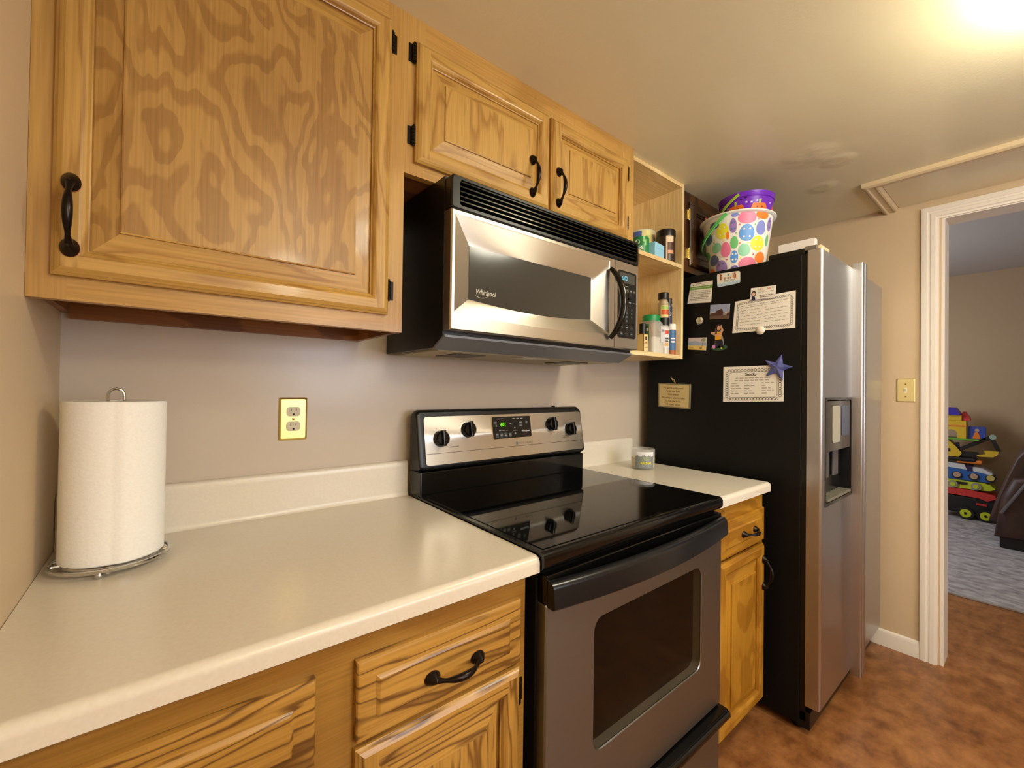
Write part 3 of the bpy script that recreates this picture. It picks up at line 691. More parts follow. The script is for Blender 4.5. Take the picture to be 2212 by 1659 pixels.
# ================================================================== outlet and switch
ou = thing('wall_outlet', 'duplex outlet with brass plate on the back wall above the left countertop', 'outlet', (.4375, 0, 1.16))
def plate(M, w, h, m, par):
    q = MB(M)
    return q.rings([[(a, b, c) for a, b in rrect(-w / 2 + i, w / 2 - i, -h / 2 + i, h / 2 - i, .004, 3)] for i, c in ((0, .0003), (0, .0015), (.004, .0055), (.006, .006))]).build('cover_plate', m, par, smooth=30)
Mx = front(.4375, 1.160, 0)
plate(Mx, .070, .115, brass, ou)
for s in (.0195, -.0195):
    q = MB(Mx); P_ = []
    for i in range(32):
        t_ = 2 * pi * i / 32; P_.append((max(-.0170, min(.0170, .0172 * cos(t_) * 1.02)), s + max(-.0128, min(.0128, .0172 * sin(t_)))))
    q.prism(P_, .005, .008, k=0)
    q.box(-.0075, -.0053, s + .0005, s + .0085, .0078, .0083, k=1).box(.0053, .0071, s + .0015, s + .0085, .0078, .0083, k=1)
    q.prism(circ(0, s - .0072, .0028, 10), .0078, .0083, k=1)
    q.build('receptacle', [ivory, dark_slot], ou)
MB(Mx).lathe(0, 0, [(.0036, .0055), (.0034, .0072), (.001, .0076)], 12).build('screw', mat('screw_bronze', (150, 116, 70), .3, .9), ou)
sw = thing('light_switch', 'single toggle light switch with brass plate between refrigerator and doorway', 'switch', (XR, -.851, 1.265))
Mw = side(-.851, 1.265, XR)
plate(Mw, .070, .115, mat('brass_aged', (232, 214, 150), .5, .8), sw)
MB(Mw).box(-.0055, .0055, -.012, .012, .0055, .0068, k=0).rings([[(-.004, b, c), (.004, b, c), (.004, b + h_, c2), (-.004, b + h_, c2)] for b, c, h_, c2 in ((-.006, .006, .012, .006), (.003, .016, .006, .018))]).build('toggle', mat('toggle_cream', (240, 232, 206), .35), sw)
for s in (-.030, .030): MB(Mw).lathe(0, s, [(.0034, .0055), (.003, .007), (.001, .0073)], 12).build('screw', mat('screw_bronze', (150, 116, 70), .3, .9), sw)

# ================================================================== paper towels
tx, ty = .098, -.170
ph = thing('paper_towel_holder', 'chrome wire paper towel stand on the left countertop by the corner', 'holder', (tx, ty, CT))
def ring(r, z, n=40): return [(tx + r * cos(2 * pi * i / n), ty + r * sin(2 * pi * i / n), z) for i in range(n)]
q = MB().tube(ring(.083, CT + .013), .0034, 8, closed=True).tube(ring(.066, CT + .013), .003, 8, closed=True)
for a in (0, pi / 2): q.tube([(tx - .083 * cos(a), ty - .083 * sin(a), CT + .010), (tx + .083 * cos(a), ty + .083 * sin(a), CT + .010)], .003, 8)
q.build('wire_base', chrome, ph)
for a in (-.50 * pi - .15, .18 * pi, .82 * pi): MB().ball((tx + .079 * cos(a), ty + .079 * sin(a), CT + .0062), .0062, 12).build('foot', chrome, ph)
lp_ = [(tx - .0115, ty, CT + .012), (tx - .0115, ty, 1.222)] + [(tx - .0115 * cos(a * pi / 10), ty, 1.226 + .013 * sin(a * pi / 10)) for a in range(11)] + [(tx + .0115, ty, 1.222), (tx + .0115, ty, CT + .012)]
MB().tube(lp_, .0024, 8).build('upright_loop', chrome, ph)
n = 72; rgs = []
for z, dr_ in ((CT + .018, -.002), (CT + .020, 0), (1.214, 0), (1.2165, -.002)):
    rr = []
    for i in range(n):
        a = -pi / 2 + .17 + 2 * pi * i / n; rr.append((tx + (.0755 + dr_ - .0030 * i / n) * cos(a), ty + (.0755 + dr_ - .0030 * i / n) * sin(a), z))
    rgs.append(rr)
inn = [[(tx + .02 * cos(-pi / 2 + .17 + 2 * pi * i / n), ty + .02 * sin(-pi / 2 + .17 + 2 * pi * i / n), z) for i in range(n)] for z in (1.2165, CT + .018)]
q = MB().rings(rgs + inn + [rgs[0]], cap=False)
a = -pi / 2 + .30
tag(q.build('paper_towel_roll', towel_m, None, (tx, ty, CT + .018), smooth=30), 'full white paper towel roll standing on the chrome stand', 'paper towels')

# ================================================================== candle
cx, cy = 1.777, -.184
ca = thing('candle_jar', 'glass jar candle with a grey forest label on the right countertop', 'candle', (cx, cy, CT))
q = MB().lathe(cx, cy, [(.001, CT + .0005), (.046, CT + .0005), (.0495, CT + .004), (.0505, CT + .010), (.0505, CT + .084), (.0498, CT + .0865), (.0485, CT + .087), (.0475, CT + .085), (.0475, CT + .012), (.044, CT + .0075), (.001, CT + .0075)], 40)
q.build('glass_jar', mat('jar_glass', (226, 226, 220), .04, alpha=.22), ca)
MB().lathe(cx, cy, [(.001, CT + .008), (.0440, CT + .008), (.0470, CT + .0125), (.0470, CT + .050), (.001, CT + .050)], 36).build('wax', mat('wax', (226, 206, 160), .5), ca)
for a in (0, 2.1, 4.2): MB().tube([(cx + .02 * cos(a), cy + .02 * sin(a), CT + .049), (cx + .02 * cos(a), cy + .02 * sin(a), CT + .060)], .001, 6).build('wick', ink, ca)
q = MB()
def jar(th, z, r=.0510): return (cx + r * cos(th), cy + r * sin(th), z)
t0 = radians(203); ts = [t0 - .45 + i * 1.62 / 24 for i in range(25)]
zb, zm, zt = CT + .009, CT + .052, CT + .077
tree = [zm + .004 + .010 * abs(sin(i * 2.7)) * (1 if i % 2 else .2) for i in range(25)]
q.add([jar(t_, zb) for t_ in ts] + [jar(t_, z) for t_, z in zip(ts, tree)] + [jar(t_, zt) for t_ in ts], [(i, i + 1, i + 26, i + 25) for i in range(24)], 0)
o_ = len(q.v) - 75
for i in range(24): q.f.append([o_ + 25 + i, o_ + 26 + i, o_ + 51 + i, o_ + 50 + i]); q.m.append(1)
def lab(a, b, c): return jar(ts[0] + a / .051, b, .0510 + c)
q.text('BALSAM', .046, CT + .026, .0125, .0004, k=2, align='CENTER', xf=lab, bold=.0005)
q.flat([(0, 0)] * 3, 0) if False else None
for a0 in (.036, .046, .055): q.add([lab(a0 - .006, CT + .040, .0003), lab(a0 + .006, CT + .040, .0003), lab(a0, CT + .060, .0003)], [(0, 1, 2)], 3)
for r_ in range(2): q.add([lab(.030, CT + .016 + r_ * .005, .0003), lab(.060, CT + .016 + r_ * .005, .0003), lab(.060, CT + .018 + r_ * .005, .0003), lab(.030, CT + .018 + r_ * .005, .0003)], [(0, 1, 2, 3)], 4)
q.build('jar_label', [speckle('forest_label', (110, 116, 120), (150, 156, 152), 200, .5), mat('label_white', (226, 226, 230), .4), mat('label_yellow', (226, 214, 50), .5), mat('label_green', (150, 160, 120), .5), mat('label_pale', (196, 204, 196), .5)], ca)

# ================================================================== on the shelves
def jar_thing(name, label, cat, x, y, z, group=None): return thing(name, label, cat, (x, y, z), group)
z1 = SM + .0165; z0 = SB + .0165
# tall can
x, y = 1.872, -.105
t = thing('food_can', 'tall pale can with blue and yellow label at the back of the middle shelf', 'can', (x, y, z1))
q = MB().lathe(x, y, [(.056, z1), (.057, z1 + .004), (.057, z1 + .166), (.055, z1 + .169), (.001, z1 + .169)], 36); q.build('can_body', mat('can_white', (214, 210, 196), .35), t)
q = MB()
for a0, a1, h0, h1, k in ((165, 212, .01, .160, 0), (172, 206, .02, .135, 3), (212, 264, .01, .164, 1), (228, 248, .05, .14, 2)):
    q.k = k; A = [radians(a0 + (a1 - a0) * i / 10) for i in range(11)]; r = .0574 + .0002 * (k in (2, 3))
    q.add([(x + r * cos(a), y + r * sin(a), z1 + h0) for a in A] + [(x + r * cos(a), y + r * sin(a), z1 + h1) for a in A], [(i, i + 1, i + 12, i + 11) for i in range(10)])
q.build('can_label', [mat('can_blue', (84, 106, 176), .4), mat('can_yellow', (228, 222, 150), .4), mat('can_lime', (196, 204, 110), .4), mat('can_tan', (150, 140, 120), .4)], t)
# small green container with lettering
x, y = 1.722, -.200
t = thing('seasoning_tub', 'short green tub with white lettering at the left of the middle shelf', 'tub', (x, y, z1))
MB().lathe(x, y, [(.032, z1), (.034, z1 + .003), (.034, z1 + .080), (.032, z1 + .084), (.001, z1 + .084)], 30).build('tub_body', mat('tub_green', (40, 130, 72), .35), t)
q = MB()
def tb(a, b, c): th = radians(212) + a / .034; return (x + (.0344 + c) * cos(th), y + (.0344 + c) * sin(th), z1 + b)
q.M = tb
q.flat(circ(-.012, .060, .011, 16), .0002, k=0); q.text('ES', .002, .028, .022, .0003, k=0, align='CENTER', bold=.0008); q.rect(.012, .016, .06, .085, .0002, k=1); q.rect(.020, .024, .045, .070, .0002, k=1)
q.build('tub_label', [mat('tub_white', (226, 232, 222), .4), mat('tub_lime', (170, 220, 120), .4)], t)
# blue box
x, y = 1.792, -.213
t = MB(); bx = Matrix.Rotation(radians(6), 4, 'Z')
def bxm(a, b, c): p = bx @ Vector((a, b, c)); return (1.793 + p.x, -.218 + p.y, z1 + p.z)
t.M = bxm; t.box(-.043, .043, -.026, .026, 0, .068, .002)
t.box(-.030, .030, -.0268, -.0262, .045, .0455, k=1)
tag(t.build('small_box', [mat('sky_blue_card', (150, 206, 232), .5), mat('box_line', (120, 176, 210), .5)], None, (1.793, -.218, z1)), 'small light blue cardboard box at the front of the middle shelf', 'box')
# dark canister
x, y = 1.889, -.215
t = thing('drink_canister', 'dark brown canister with black lid and pale label on the middle shelf', 'canister', (x, y, z1))
MB().lathe(x, y, [(.039, z1), (.040, z1 + .002), (.040, z1 + .120), (.001, z1 + .120)], 34).build('canister_body', mat('canister_brown', (52, 36, 30), .35), t)
MB().lathe(x, y, [(.0405, z1 + .118), (.0412, z1 + .122), (.0412, z1 + .146), (.038, z1 + .150), (.001, z1 + .150)], 34).build('lid', mat('canister_lid', (26, 20, 18), .3), t)
q = MB()
for a0, a1, h0, h1, k in ((212, 222, .0, .118, 0), (222, 262, .090, .118, 0), (224, 260, .055, .088, 1), (224, 262, .040, .055, 2)):
    A = [radians(a0 + (a1 - a0) * i / 8) for i in range(9)]
    q.add([(x + .0404 * cos(a), y + .0404 * sin(a), z1 + h0) for a in A] + [(x + .0404 * cos(a), y + .0404 * sin(a), z1 + h1) for a in A], [(i, i + 1, i + 10, i + 9) for i in range(8)], k)
q.build('canister_label', [mat('canister_cream', (222, 196, 166), .4), mat('canister_maroon', (84, 40, 36), .4), mat('canister_peach', (212, 150, 110), .4)], t)
# lower shelf
def lab_patch(q, x, y, r, a0, a1, h0, h1, k, z=z0):
    A = [radians(a0 + (a1 - a0) * i / 10) for i in range(11)]
    q.add([(x + r * cos(a), y + r * sin(a), z + h0) for a in A] + [(x + r * cos(a), y + r * sin(a), z + h1) for a in A], [(i, i + 1, i + 12, i + 11) for i in range(10)], k)
x, y = 1.706, -.225
t = thing('extract_bottle', 'slim vanilla bottle with black cap and yellow label at the shelf left', 'bottle', (x, y, z0))
MB().box(x - .0155, x + .0155, y - .0155, y + .0155, z0, z0 + .078, .003).build('bottle_body', mat('bottle_amber', (120, 92, 60), .15), t)
MB().lathe(x, y, [(.0145, z0 + .078), (.0145, z0 + .082), (.0150, z0 + .083), (.0150, z0 + .118), (.013, z0 + .120), (.001, z0 + .120)], 24).build('cap', mat('cap_black', (20, 18, 20), .35), t)
q = MB(front(x, z0, y - .0156)).rect(-.0135, .0135, .006, .074, .0004, k=0).flat(circ(0, .058, .0075, 14), .0007, k=1).rect(-.009, .009, .034, .042, .0007, k=2).rect(-.010, .010, .018, .020, .0007, k=2)
q.use(side(y, z0, x - .0156)).rect(-.0135, .0135, .006, .074, .0004, k=0)
q.build('bottle_label', [mat('label_straw', (226, 204, 142), .5), mat('label_brown', (84, 50, 44), .5), mat('label_rust', (176, 130, 90), .5)], t)
x, y = 1.797, -.205
t = thing('plastic_container', 'clear square-shouldered container with a green lid, half full of white sachets'.replace(' of white sachets', ' on the lower shelf'), 'container', (x, y, z0))
q = MB(); 
def sq(r, z, rr=.016): return [(x + a, y + b, z) for a, b in rrect(-r, r, -r, r, rr, 4)]
q.rings([sq(.040, z0), sq(.042, z0 + .004), sq(.042, z0 + .122), sq(.036, z0 + .136), sq(.033, z0 + .140)])
q.build('tub_body', mat('clear_plastic', (226, 224, 214), .12, alpha=.38), t)
q = MB().rings([sq(.039, z0 + .003), sq(.039, z0 + .070)]); q.build('contents', speckle('white_powder', (236, 228, 214), (214, 204, 188), 60, .8), t)
MB().lathe(x, y, [(.036, z0 + .140), (.037, z0 + .143), (.037, z0 + .162), (.034, z0 + .166), (.001, z0 + .167)], 32).build('lid', mat('lid_green', (24, 140, 76), .35), t)
q = MB(side(y, z0, x - .0421)).rect(-.020, .018, .055, .125, .0004, k=0).rect(-.018, .016, .095, .108, .0007, k=1)
q2 = MB(front(x, z0, y - .0421)).rect(.008, .038, .05, .118, .0004, k=0).rect(.012, .034, .095, .105, .0007, k=1)
q2.build('price_sticker', [mat('sticker_pale', (214, 212, 214), .45), mat('sticker_grey', (150, 140, 146), .45)], t)
q.build('tub_label', [mat('sticker_green', (52, 116, 78), .45), mat('sticker_pale', (214, 212, 214), .45), mat('sticker_grey', (150, 140, 146), .45)], t)
x, y = 1.868, -.222
t = thing('spice_jar', 'spice jar with black cap and white red-lettered label, under another jar', 'jar', (x, y, z0), 'spice jars on the lower shelf')
MB().lathe(x, y, [(.021, z0), (.023, z0 + .003), (.023, z0 + .118), (.018, z0 + .128), (.001, z0 + .128)], 26).build('jar_body', mat('jar_grey', (206, 198, 188), .15), t)
MB().lathe(x, y, [(.0245, z0 + .128), (.0245, z0 + .158), (.023, z0 + .160), (.001, z0 + .160)], 26).build('cap', mat('cap_black', (20, 18, 20), .35), t)
q = MB(); lab_patch(q, x, y, .0234, 160, 300, .03, .112, 0); lab_patch(q, x, y, .0237, 215, 275, .088, .105, 1); lab_patch(q, x, y, .0237, 210, 270, .066, .074, 2); lab_patch(q, x, y, .0237, 215, 265, .056, .061, 2); lab_patch(q, x, y, .0237, 222, 268, .036, .052, 3)
q.build('jar_label', [mat('label_white2', (232, 226, 222), .45), mat('label_red', (206, 70, 50), .45), mat('label_charcoal', (70, 64, 72), .45), mat('label_ochre', (206, 160, 90), .45)], t)
zz = z0 + .160
t = thing('spice_jar', 'spice jar with orange and green label, stacked on top of another jar', 'jar', (x - .004, y, zz), 'spice jars on the lower shelf'); x -= .004
MB().lathe(x, y, [(.019, zz), (.021, zz + .003), (.021, zz + .066), (.017, zz + .076), (.017, zz + .082), (.001, zz + .082)], 26).build('jar_body', mat('jar_clear', (180, 160, 130), .1), t)
MB().lathe(x, y, [(.0235, zz + .082), (.0235, zz + .108), (.022, zz + .111), (.001, zz + .111)], 26).build('cap', mat('cap_black', (20, 18, 20), .35), t)
q = MB(); lab_patch(q, x, y, .0214, 180, 320, .004, .054, 0, zz); lab_patch(q, x, y, .0217, 190, 290, .014, .036, 1, zz); lab_patch(q, x, y, .0217, 190, 290, .038, .050, 2, zz)
q.build('jar_label', [mat('label_cream2', (226, 204, 130), .45), mat('label_orange', (206, 86, 40), .45), mat('label_leaf', (150, 196, 90), .45)], t)
x, y = 1.913, -.232
t = thing('spice_bottle', 'small bottle with blue label and white cap at the right of the lower shelf', 'bottle', (x, y, z0), 'spice jars on the lower shelf')
MB().lathe(x, y, [(.017, z0), (.0185, z0 + .003), (.0185, z0 + .108), (.016, z0 + .112), (.001, z0 + .112)], 24).build('bottle_body', mat('paprika', (170, 96, 50), .3), t)
MB().lathe(x, y, [(.0185, z0 + .112), (.0185, z0 + .136), (.017, z0 + .138), (.001, z0 + .138)], 24).build('cap', mat('cap_white', (232, 230, 224), .4), t)
q = MB(); lab_patch(q, x, y, .0189, 150, 310, .022, .110, 0); lab_patch(q, x, y, .0192, 205, 265, .055, .062, 1); lab_patch(q, x, y, .0192, 205, 265, .070, .076, 1)
q.build('bottle_label', [mat('label_blue', (66, 108, 156), .45), mat('label_white2', (232, 226, 222), .45)], t)
x, y = 1.905, -.222; zz = z0 + .138
t = thing('spice_bottle', 'dark blue bottle with black cap standing on the white-capped bottle', 'bottle', (x, y, zz), 'spice jars on the lower shelf')
MB().lathe(x, y, [(.013, zz), (.0150, zz + .003), (.0150, zz + .076), (.012, zz + .084), (.012, zz + .090), (.001, zz + .090)], 26).build('bottle_body', mat('bottle_navy', (40, 44, 78), .25), t)
MB().lathe(x, y, [(.0145, zz + .090), (.0145, zz + .112), (.013, zz + .114), (.001, zz + .114)], 24).build('cap', mat('cap_black', (20, 18, 20), .35), t)
q = MB(); A_ = radians(225)
q.add([(x + .0154 * cos(A_ + .6 * cos(t_)), y + .0154 * sin(A_ + .6 * cos(t_)), zz + .045 + .010 * sin(t_)) for t_ in [2 * pi * i / 16 for i in range(16)]], [tuple(range(16))]); q.build('bottle_label', mat('label_white2', (232, 226, 222), .45), t)

# ================================================================== on top of the refrigerator
ft = 1.764
bx_, by_ = 2.137, -.412
pail = thing('easter_pail', 'white plastic pail printed with coloured eggs on top of the refrigerator', 'bucket', (bx_, by_, ft))
zr = 2.000
def rad(z): return .107 + (.140 - .107) * (z - ft) / (zr - ft)
pw_ = mat('pail_white', (236, 232, 226), .35)
q = MB().lathe(bx_, by_, [(.001, ft), (.105, ft), (.107, ft + .003), (.140, zr), (.138, zr), (.105, ft + .005), (.001, ft + .004)], 56)
EG = dict(pink=(226, 120, 158), orange=(238, 130, 50), blue=(84, 148, 222), peri=(132, 142, 216), yellow=(234, 224, 60), teal=(138, 206, 170), green=(112, 190, 120), purple=(150, 124, 190), navy=(92, 104, 152), white=(236, 232, 226), dpink=(216, 90, 140))
keys = list(EG); ems = [mat('egg_' + k_, EG[k_], .4) for k_ in keys]
q.k = 0
def pail_pt(th, z, e): r = rad(z) + e; return (bx_ + r * cos(th), by_ + r * sin(th), z)
def blob(thc, zc, rt, rz, col, e, rings=3, n=18, egg=.12):
    P = [pail_pt(thc, zc, e)]; fs = []
    for k_ in range(1, rings + 1):
        for i in range(n):
            a = 2 * pi * i / n; w_ = 1 - egg * sin(a); zq = min(max(zc + rz * k_ / rings * sin(a), ft + .002), zr - .004)
            P.append(pail_pt(thc + rt / rad(zc) * k_ / rings * cos(a) * w_, zq, e))
    for i in range(n): fs.append((0, 1 + i, 1 + (i + 1) % n))
    for k_ in range(1, rings):
        for i in range(n):
            a0 = 1 + (k_ - 1) * n + i; a1 = 1 + (k_ - 1) * n + (i + 1) % n; fs.append((a0, a1, a1 + n, a0 + n))
    q.add(P, fs, 1 + keys.index(col))
eggs = [(945, 620, 150, 120, 'pink'), (1190, 570, 100, 85, 'orange'), (940, 890, 125, 150, 'blue'), (1165, 800, 72, 128, 'peri'), (1120, 1070, 110, 132, 'yellow'), (900, 1185, 100, 112, 'teal'), (960, 1420, 150, 112, 'pink'), (1165, 1310, 78, 100, 'orange'), (715, 745, 60, 130, 'purple'), (735, 1040, 65, 112, 'green'), (735, 1290, 65, 112, 'blue'), (740, 1500, 70, 60, 'purple'), (535, 800, 105, 140, 'yellow'), (590, 1140, 85, 138, 'pink'), (430, 1065, 85, 92, 'teal'), (510, 1440, 100, 135, 'purple'), (380, 1275, 80, 100, 'navy'), (290, 850, 62, 110, 'navy'), (395, 660, 80, 65, 'navy'), (345, 1480, 45, 75, 'orange'), (270, 1150, 40, 90, 'green'), (1300, 710, 30, 120, 'purple'), (1268, 990, 22, 100, 'green'), (745, 560, 60, 40, 'peri'), (625, 900, 28, 70, 'orange')]
def img2cyl(ix, iy):
    z = zr - .008 - (iy - 545) / 980 * (zr - .008 - ft); Rr = 600 - (iy - 545) / 980 * 115
    return radians(203.5) + math.asin(max(-.97, min(.97, (ix - 775) / Rr))), z, Rr
for ix, iy, rx, ry, col in eggs:
    th, z, Rr = img2cyl(ix, iy); cosf = max(.35, math.sqrt(1 - min(.95, ((ix - 775) / Rr) ** 2)))
    blob(th, z, rx / Rr * rad(z) / cosf, ry / 980 * .226, col, .0006)
    if col in ('blue', 'yellow', 'purple'):
        for j in range(4): blob(th + (.5 - (j % 2)) * rx / Rr * .8, z + (.5 - (j // 2)) * ry / 980 * .2, .004, .004, 'white' if col != 'purple' else 'navy', .0010, 1, 8)
for ix, iy, col in ((820, 740, 'dpink'), (765, 880, 'green'), (825, 1065, 'orange'), (965, 1070, 'yellow'), (1050, 1265, 'dpink'), (840, 1320, 'yellow'), (1120, 660, 'dpink'), (1070, 750, 'green'), (560, 970, 'yellow'), (610, 1320, 'dpink'), (390, 960, 'green'), (345, 1155, 'yellow')):
    th, z, Rr = img2cyl(ix, iy); blob(th, z, .0035, .0035, col, .0006, 1, 8, 0)
for i in range(14):      # the far side, out of the photo
    blob(radians(310 + i % 5 * 33), ft + .045 + (i // 5) * .075, .024, .030, keys[(i * 3) % 8], .0006)
q.build('pail_body', [pw_] + ems, pail, smooth=50)
MB().lathe(bx_, by_, [(.1395, zr - .006), (.146, zr - .005), (.1515, zr - .001), (.1515, zr + .003), (.148, zr + .005), (.1385, zr + .004), (.1385, zr - .006)], 56, cap=False).build('rim', mat('rim_white', (240, 238, 232), .35), pail)
u_ = Vector((cos(radians(189)), sin(radians(189)), 0)); n_ = Vector((cos(radians(99)), sin(radians(99)), 0))
gh = mat('handle_lime', (110, 226, 120), .35, trans=.15)
def strap(c, ru, off, dz, wd, m, par, tilt=Vector((0, 0, 1))):
    rg = []
    for i in range(29):
        a = pi * i / 28; p = c + u_ * (ru * cos(a)) + (n_ * off - Vector((0, 0, dz))) * sin(a)
        nrm = (p - c); nrm.z = 0; nrm.normalize(); up = Vector((0, 0, 1))
        tdir = (u_ * (-ru * sin(a)) + (n_ * off - Vector((0, 0, dz))) * cos(a)).normalized(); wv = tdir.cross(nrm).normalized()
        rg.append([tuple(p + wv * s1 * wd + nrm * s2 * .0018) for s1, s2 in ((-1, -1), (1, -1), (1, 1), (-1, 1))])
    return MB().rings(rg).build('handle', m, par, smooth=30)
strap(Vector((bx_, by_, zr - .006)), .154, .140, .105, .0068, gh, pail)
# purple pail standing in the egg pail
px, py, pz, pb_ = 2.152, -.444, 2.092, 1.880
pp = thing('halloween_pail', 'purple plastic pail printed with orange pumpkins, nested inside the egg pail', 'bucket', (px, py, pb_))
pm_ = mat('pail_purple', (112, 42, 190), .28)
q = MB().lathe(px, py, [(.001, pb_), (.086, pb_), (.088, pb_ + .003), (.1045, pz - .022), (.1085, pz - .020), (.1085, pz - .004), (.1105, pz), (.108, pz), (.1015, pz - .024), (.085, pb_ + .005), (.001, pb_ + .004)], 52)
def rad2(z): return .088 + (.1045 - .088) * (z - pb_) / (pz - .022 - pb_)
def pp_pt(th, z, e): return (px + (rad2(z) + e) * cos(th), py + (rad2(z) + e) * sin(th), z)
def patch(thc, zc, pts, k, e):
    q.add([pp_pt(thc + a / .1, zc + b, e) for a, b in pts], [tuple(range(len(pts)))], k)
for thd in (180, 232, 290, 350, 50, 110):
    for dx_, rr_ in ((-.020, .018), (.020, .018), (-.010, .020), (.010, .020), (0, .021)): patch(radians(thd) + dx_ / .1, 2.012, circ(0, 0, rr_ * .75, 14, .030), 1, .0006 + (.0003 if dx_ == 0 else 0) + .0002 * (abs(dx_) < .015))
    patch(radians(thd), 2.012, [(-.004, .027), (.003, .027), (.008, .046), (-.004, .044)], 2, .0014)
    for s in (-1, 1): patch(radians(thd), 2.012, [(s * .006, .010), (s * .014, .010), (s * .010, .018)], 3, .0016)
    patch(radians(thd), 2.012, [(-.012, -.004), (-.004, -.010), (.004, -.010), (.012, -.004), (.004, -.004), (-.004, -.004)], 3, .0016)
for thd, z in ((203, 2.048), (214, 2.046), (226, 2.050), (262, 2.045), (160, 2.04)):
    patch(radians(thd), z, [(r_ * cos(pi / 2 + pi * j / 5), r_ * sin(pi / 2 + pi * j / 5)) for j, r_ in enumerate([.006, .0025] * 5)], 4, .0006)
for thd, z in ((192, 2.062), (201, 2.066)): patch(radians(thd), z, [(-.006, 0), (-.003, .003), (0, .001), (.003, .003), (.006, 0), (0, -.003)], 3, .0006)
q.build('pail_body', [pm_, mat('pumpkin_orange', (226, 112, 30), .4), mat('pumpkin_stem', (176, 190, 100), .4), mat('print_black', (30, 20, 34), .4), mat('star_white', (226, 214, 236), .4)], pp, smooth=50)
strap(Vector((px, py, pz - .010)), .1125, .108, .062, .0055, mat('handle_yellowgreen', (170, 210, 60), .35), pp)
# red plastic toy ends sticking out of the egg pail
for (p0, p1, r0, nm, lb) in (((2.105, -.365), (2.066, -.336), .0075, 'party_horn', 'red plastic party horn leaning out of the egg pail beside the purple pail'), ((2.100, -.345), (2.066, -.305), .0035, 'plastic_stick', 'thin red plastic stick at the cabinet side of the egg pail')):
    P0 = Vector((p0[0], p0[1], ft + .008)); P1 = Vector((p1[0], p1[1], 2.036)); D_ = P1 - P0
    tag(MB().tube([P0, P0 + D_ * .5, P0 + D_ * .88, P1], [.003, .003, r0 * .7, r0], 10).build(nm, mat('toy_red', (190, 50, 56), .35), None, tuple(P0)), lb, 'toy')
# white box
q = MB().box(2.150, 2.182, -.7034, -.574, ft, 1.861, .002)
tag(q.build('white_box', mat('white_card', (222, 214, 210), .5), None, (2.166, -.639, ft)), 'slim white box standing on edge on top of the refrigerator', 'box')
q = MB().box(2.02, 2.10, -.765, -.735, fz, fz + .016, .004).box(2.03, 2.05, -.758, -.742, fz + .014, fz + .022, .003)
tag(q.build('bag_clip', mat('clip_cream', (206, 190, 150), .4), None, (2.06, -.75, fz)), 'cream bag clip lying on the front top edge of the refrigerator door', 'clip')

# ================================================================== on the refrigerator's side
FS = fx0
def quadmap(c):         # bilinear (s right, t up) on the black side, corners given as (y,z): TL, TR, BR, BL
    TL, TR, BR, BL = [Vector(p) for p in c]
    def Mq(s, t_, h): p = (BL * (1 - s) + BR * s) * (1 - t_) + (TL * (1 - s) + TR * s) * t_; return (FS - h, p.x, p.y)
    return Mq
def card(name, c, label, cat, mats, deco=None, th=.0012, h0=.0002, rr=0.0, group=None):
    Mq = quadmap(c); q = MB(Mq)
    TL, TR, BR, BL = [Vector(p) for p in c]; asp = (TR - TL).length / (TL - BL).length
    P_ = rrect(0, 1, 0, 1, .0001, 1) if not rr else [(a / asp, b) for a, b in rrect(0, asp, 0, 1, rr, 5)]
    q.prism(P_, h0, h0 + th, k=0)
    ctr = (BL + TR) / 2
    if deco: deco(q, h0 + th + .0003)
    return tag(q.build(name, mats, None, (FS, ctr.x, ctr.y), smooth=25), label, cat, group)
def words(q, s0, s1, t_, hgt, h, k, seed):
    rnd = random.Random(seed); s = s0
    while s < s1 - .02:
        w_ = min(rnd.uniform(.03, .10), s1 - s); q.rect(s, s + w_, t_, t_ + hgt, h, k); s += w_ + .018
def d_cal(q, h):
    q.rect(.0, 1, .66, .82, h, 1)
    q.flat([(.10, .88), (.14, .95), (.18, .88), (.14, .84)], h, 1); words(q, .24, .75, .92, .03, h, 2, 1); words(q, .24, .68, .86, .02, h, 3, 2)
    words(q, .1, .9, .73, .035, h + .0002, 4, 3)
    for i in range(7): words(q, .07 + .02 * (i % 2), .93, .56 - i * .075, .030, h, 2 if i in (1, 4) else 3, 10 + i)
    q.rect(.08, .92, .40, .41, h, 2); q.rect(.08, .92, .19, .20, h, 2)
card('calendar_magnet', [(-.2754, 1.7306), (-.3739, 1.7267), (-.3667, 1.6336), (-.2587, 1.6433)], 'white calendar card with a green band at the upper left of the refrigerator side', 'magnet',
     [paper, mat('band_green', (112, 158, 64), .5), grey_ink, pale_ink, white_ink], d_cal)
def d_dog(q, h):
    q.rect(.0, 1, .10, .22, h, 3); q.rect(.03, .97, .02, .10, h, 3); q.rect(0, 1, .22, .27, h, 4)
    def dog(s, sc, k):
        q.flat([(s, .48), (s + .07 * sc, .48), (s + .08 * sc, .70), (s + .05 * sc, .92), (s + .02 * sc, .96), (s - .01 * sc, .86), (s + .01 * sc, .75)], h, k)
    dog(.13, 1, 1); dog(.75, 1.1, 1); dog(.68, .8, 2); q.flat(circ(.20, .85, .03, 8, .06), h, 1)
    q.flat(circ(.34, .58, .045, 10, .10), h, 2); q.flat(circ(.50, .56, .05, 10, .08), h, 5); q.flat(circ(.60, .56, .04, 10, .09), h, 2); q.flat([(.45, .82), (.50, .70), (.55, .82), (.50, .86)], h, 6)
    words(q, .2, .82, .38, .035, h, 6, 5); words(q, .28, .75, .30, .03, h, 6, 6)
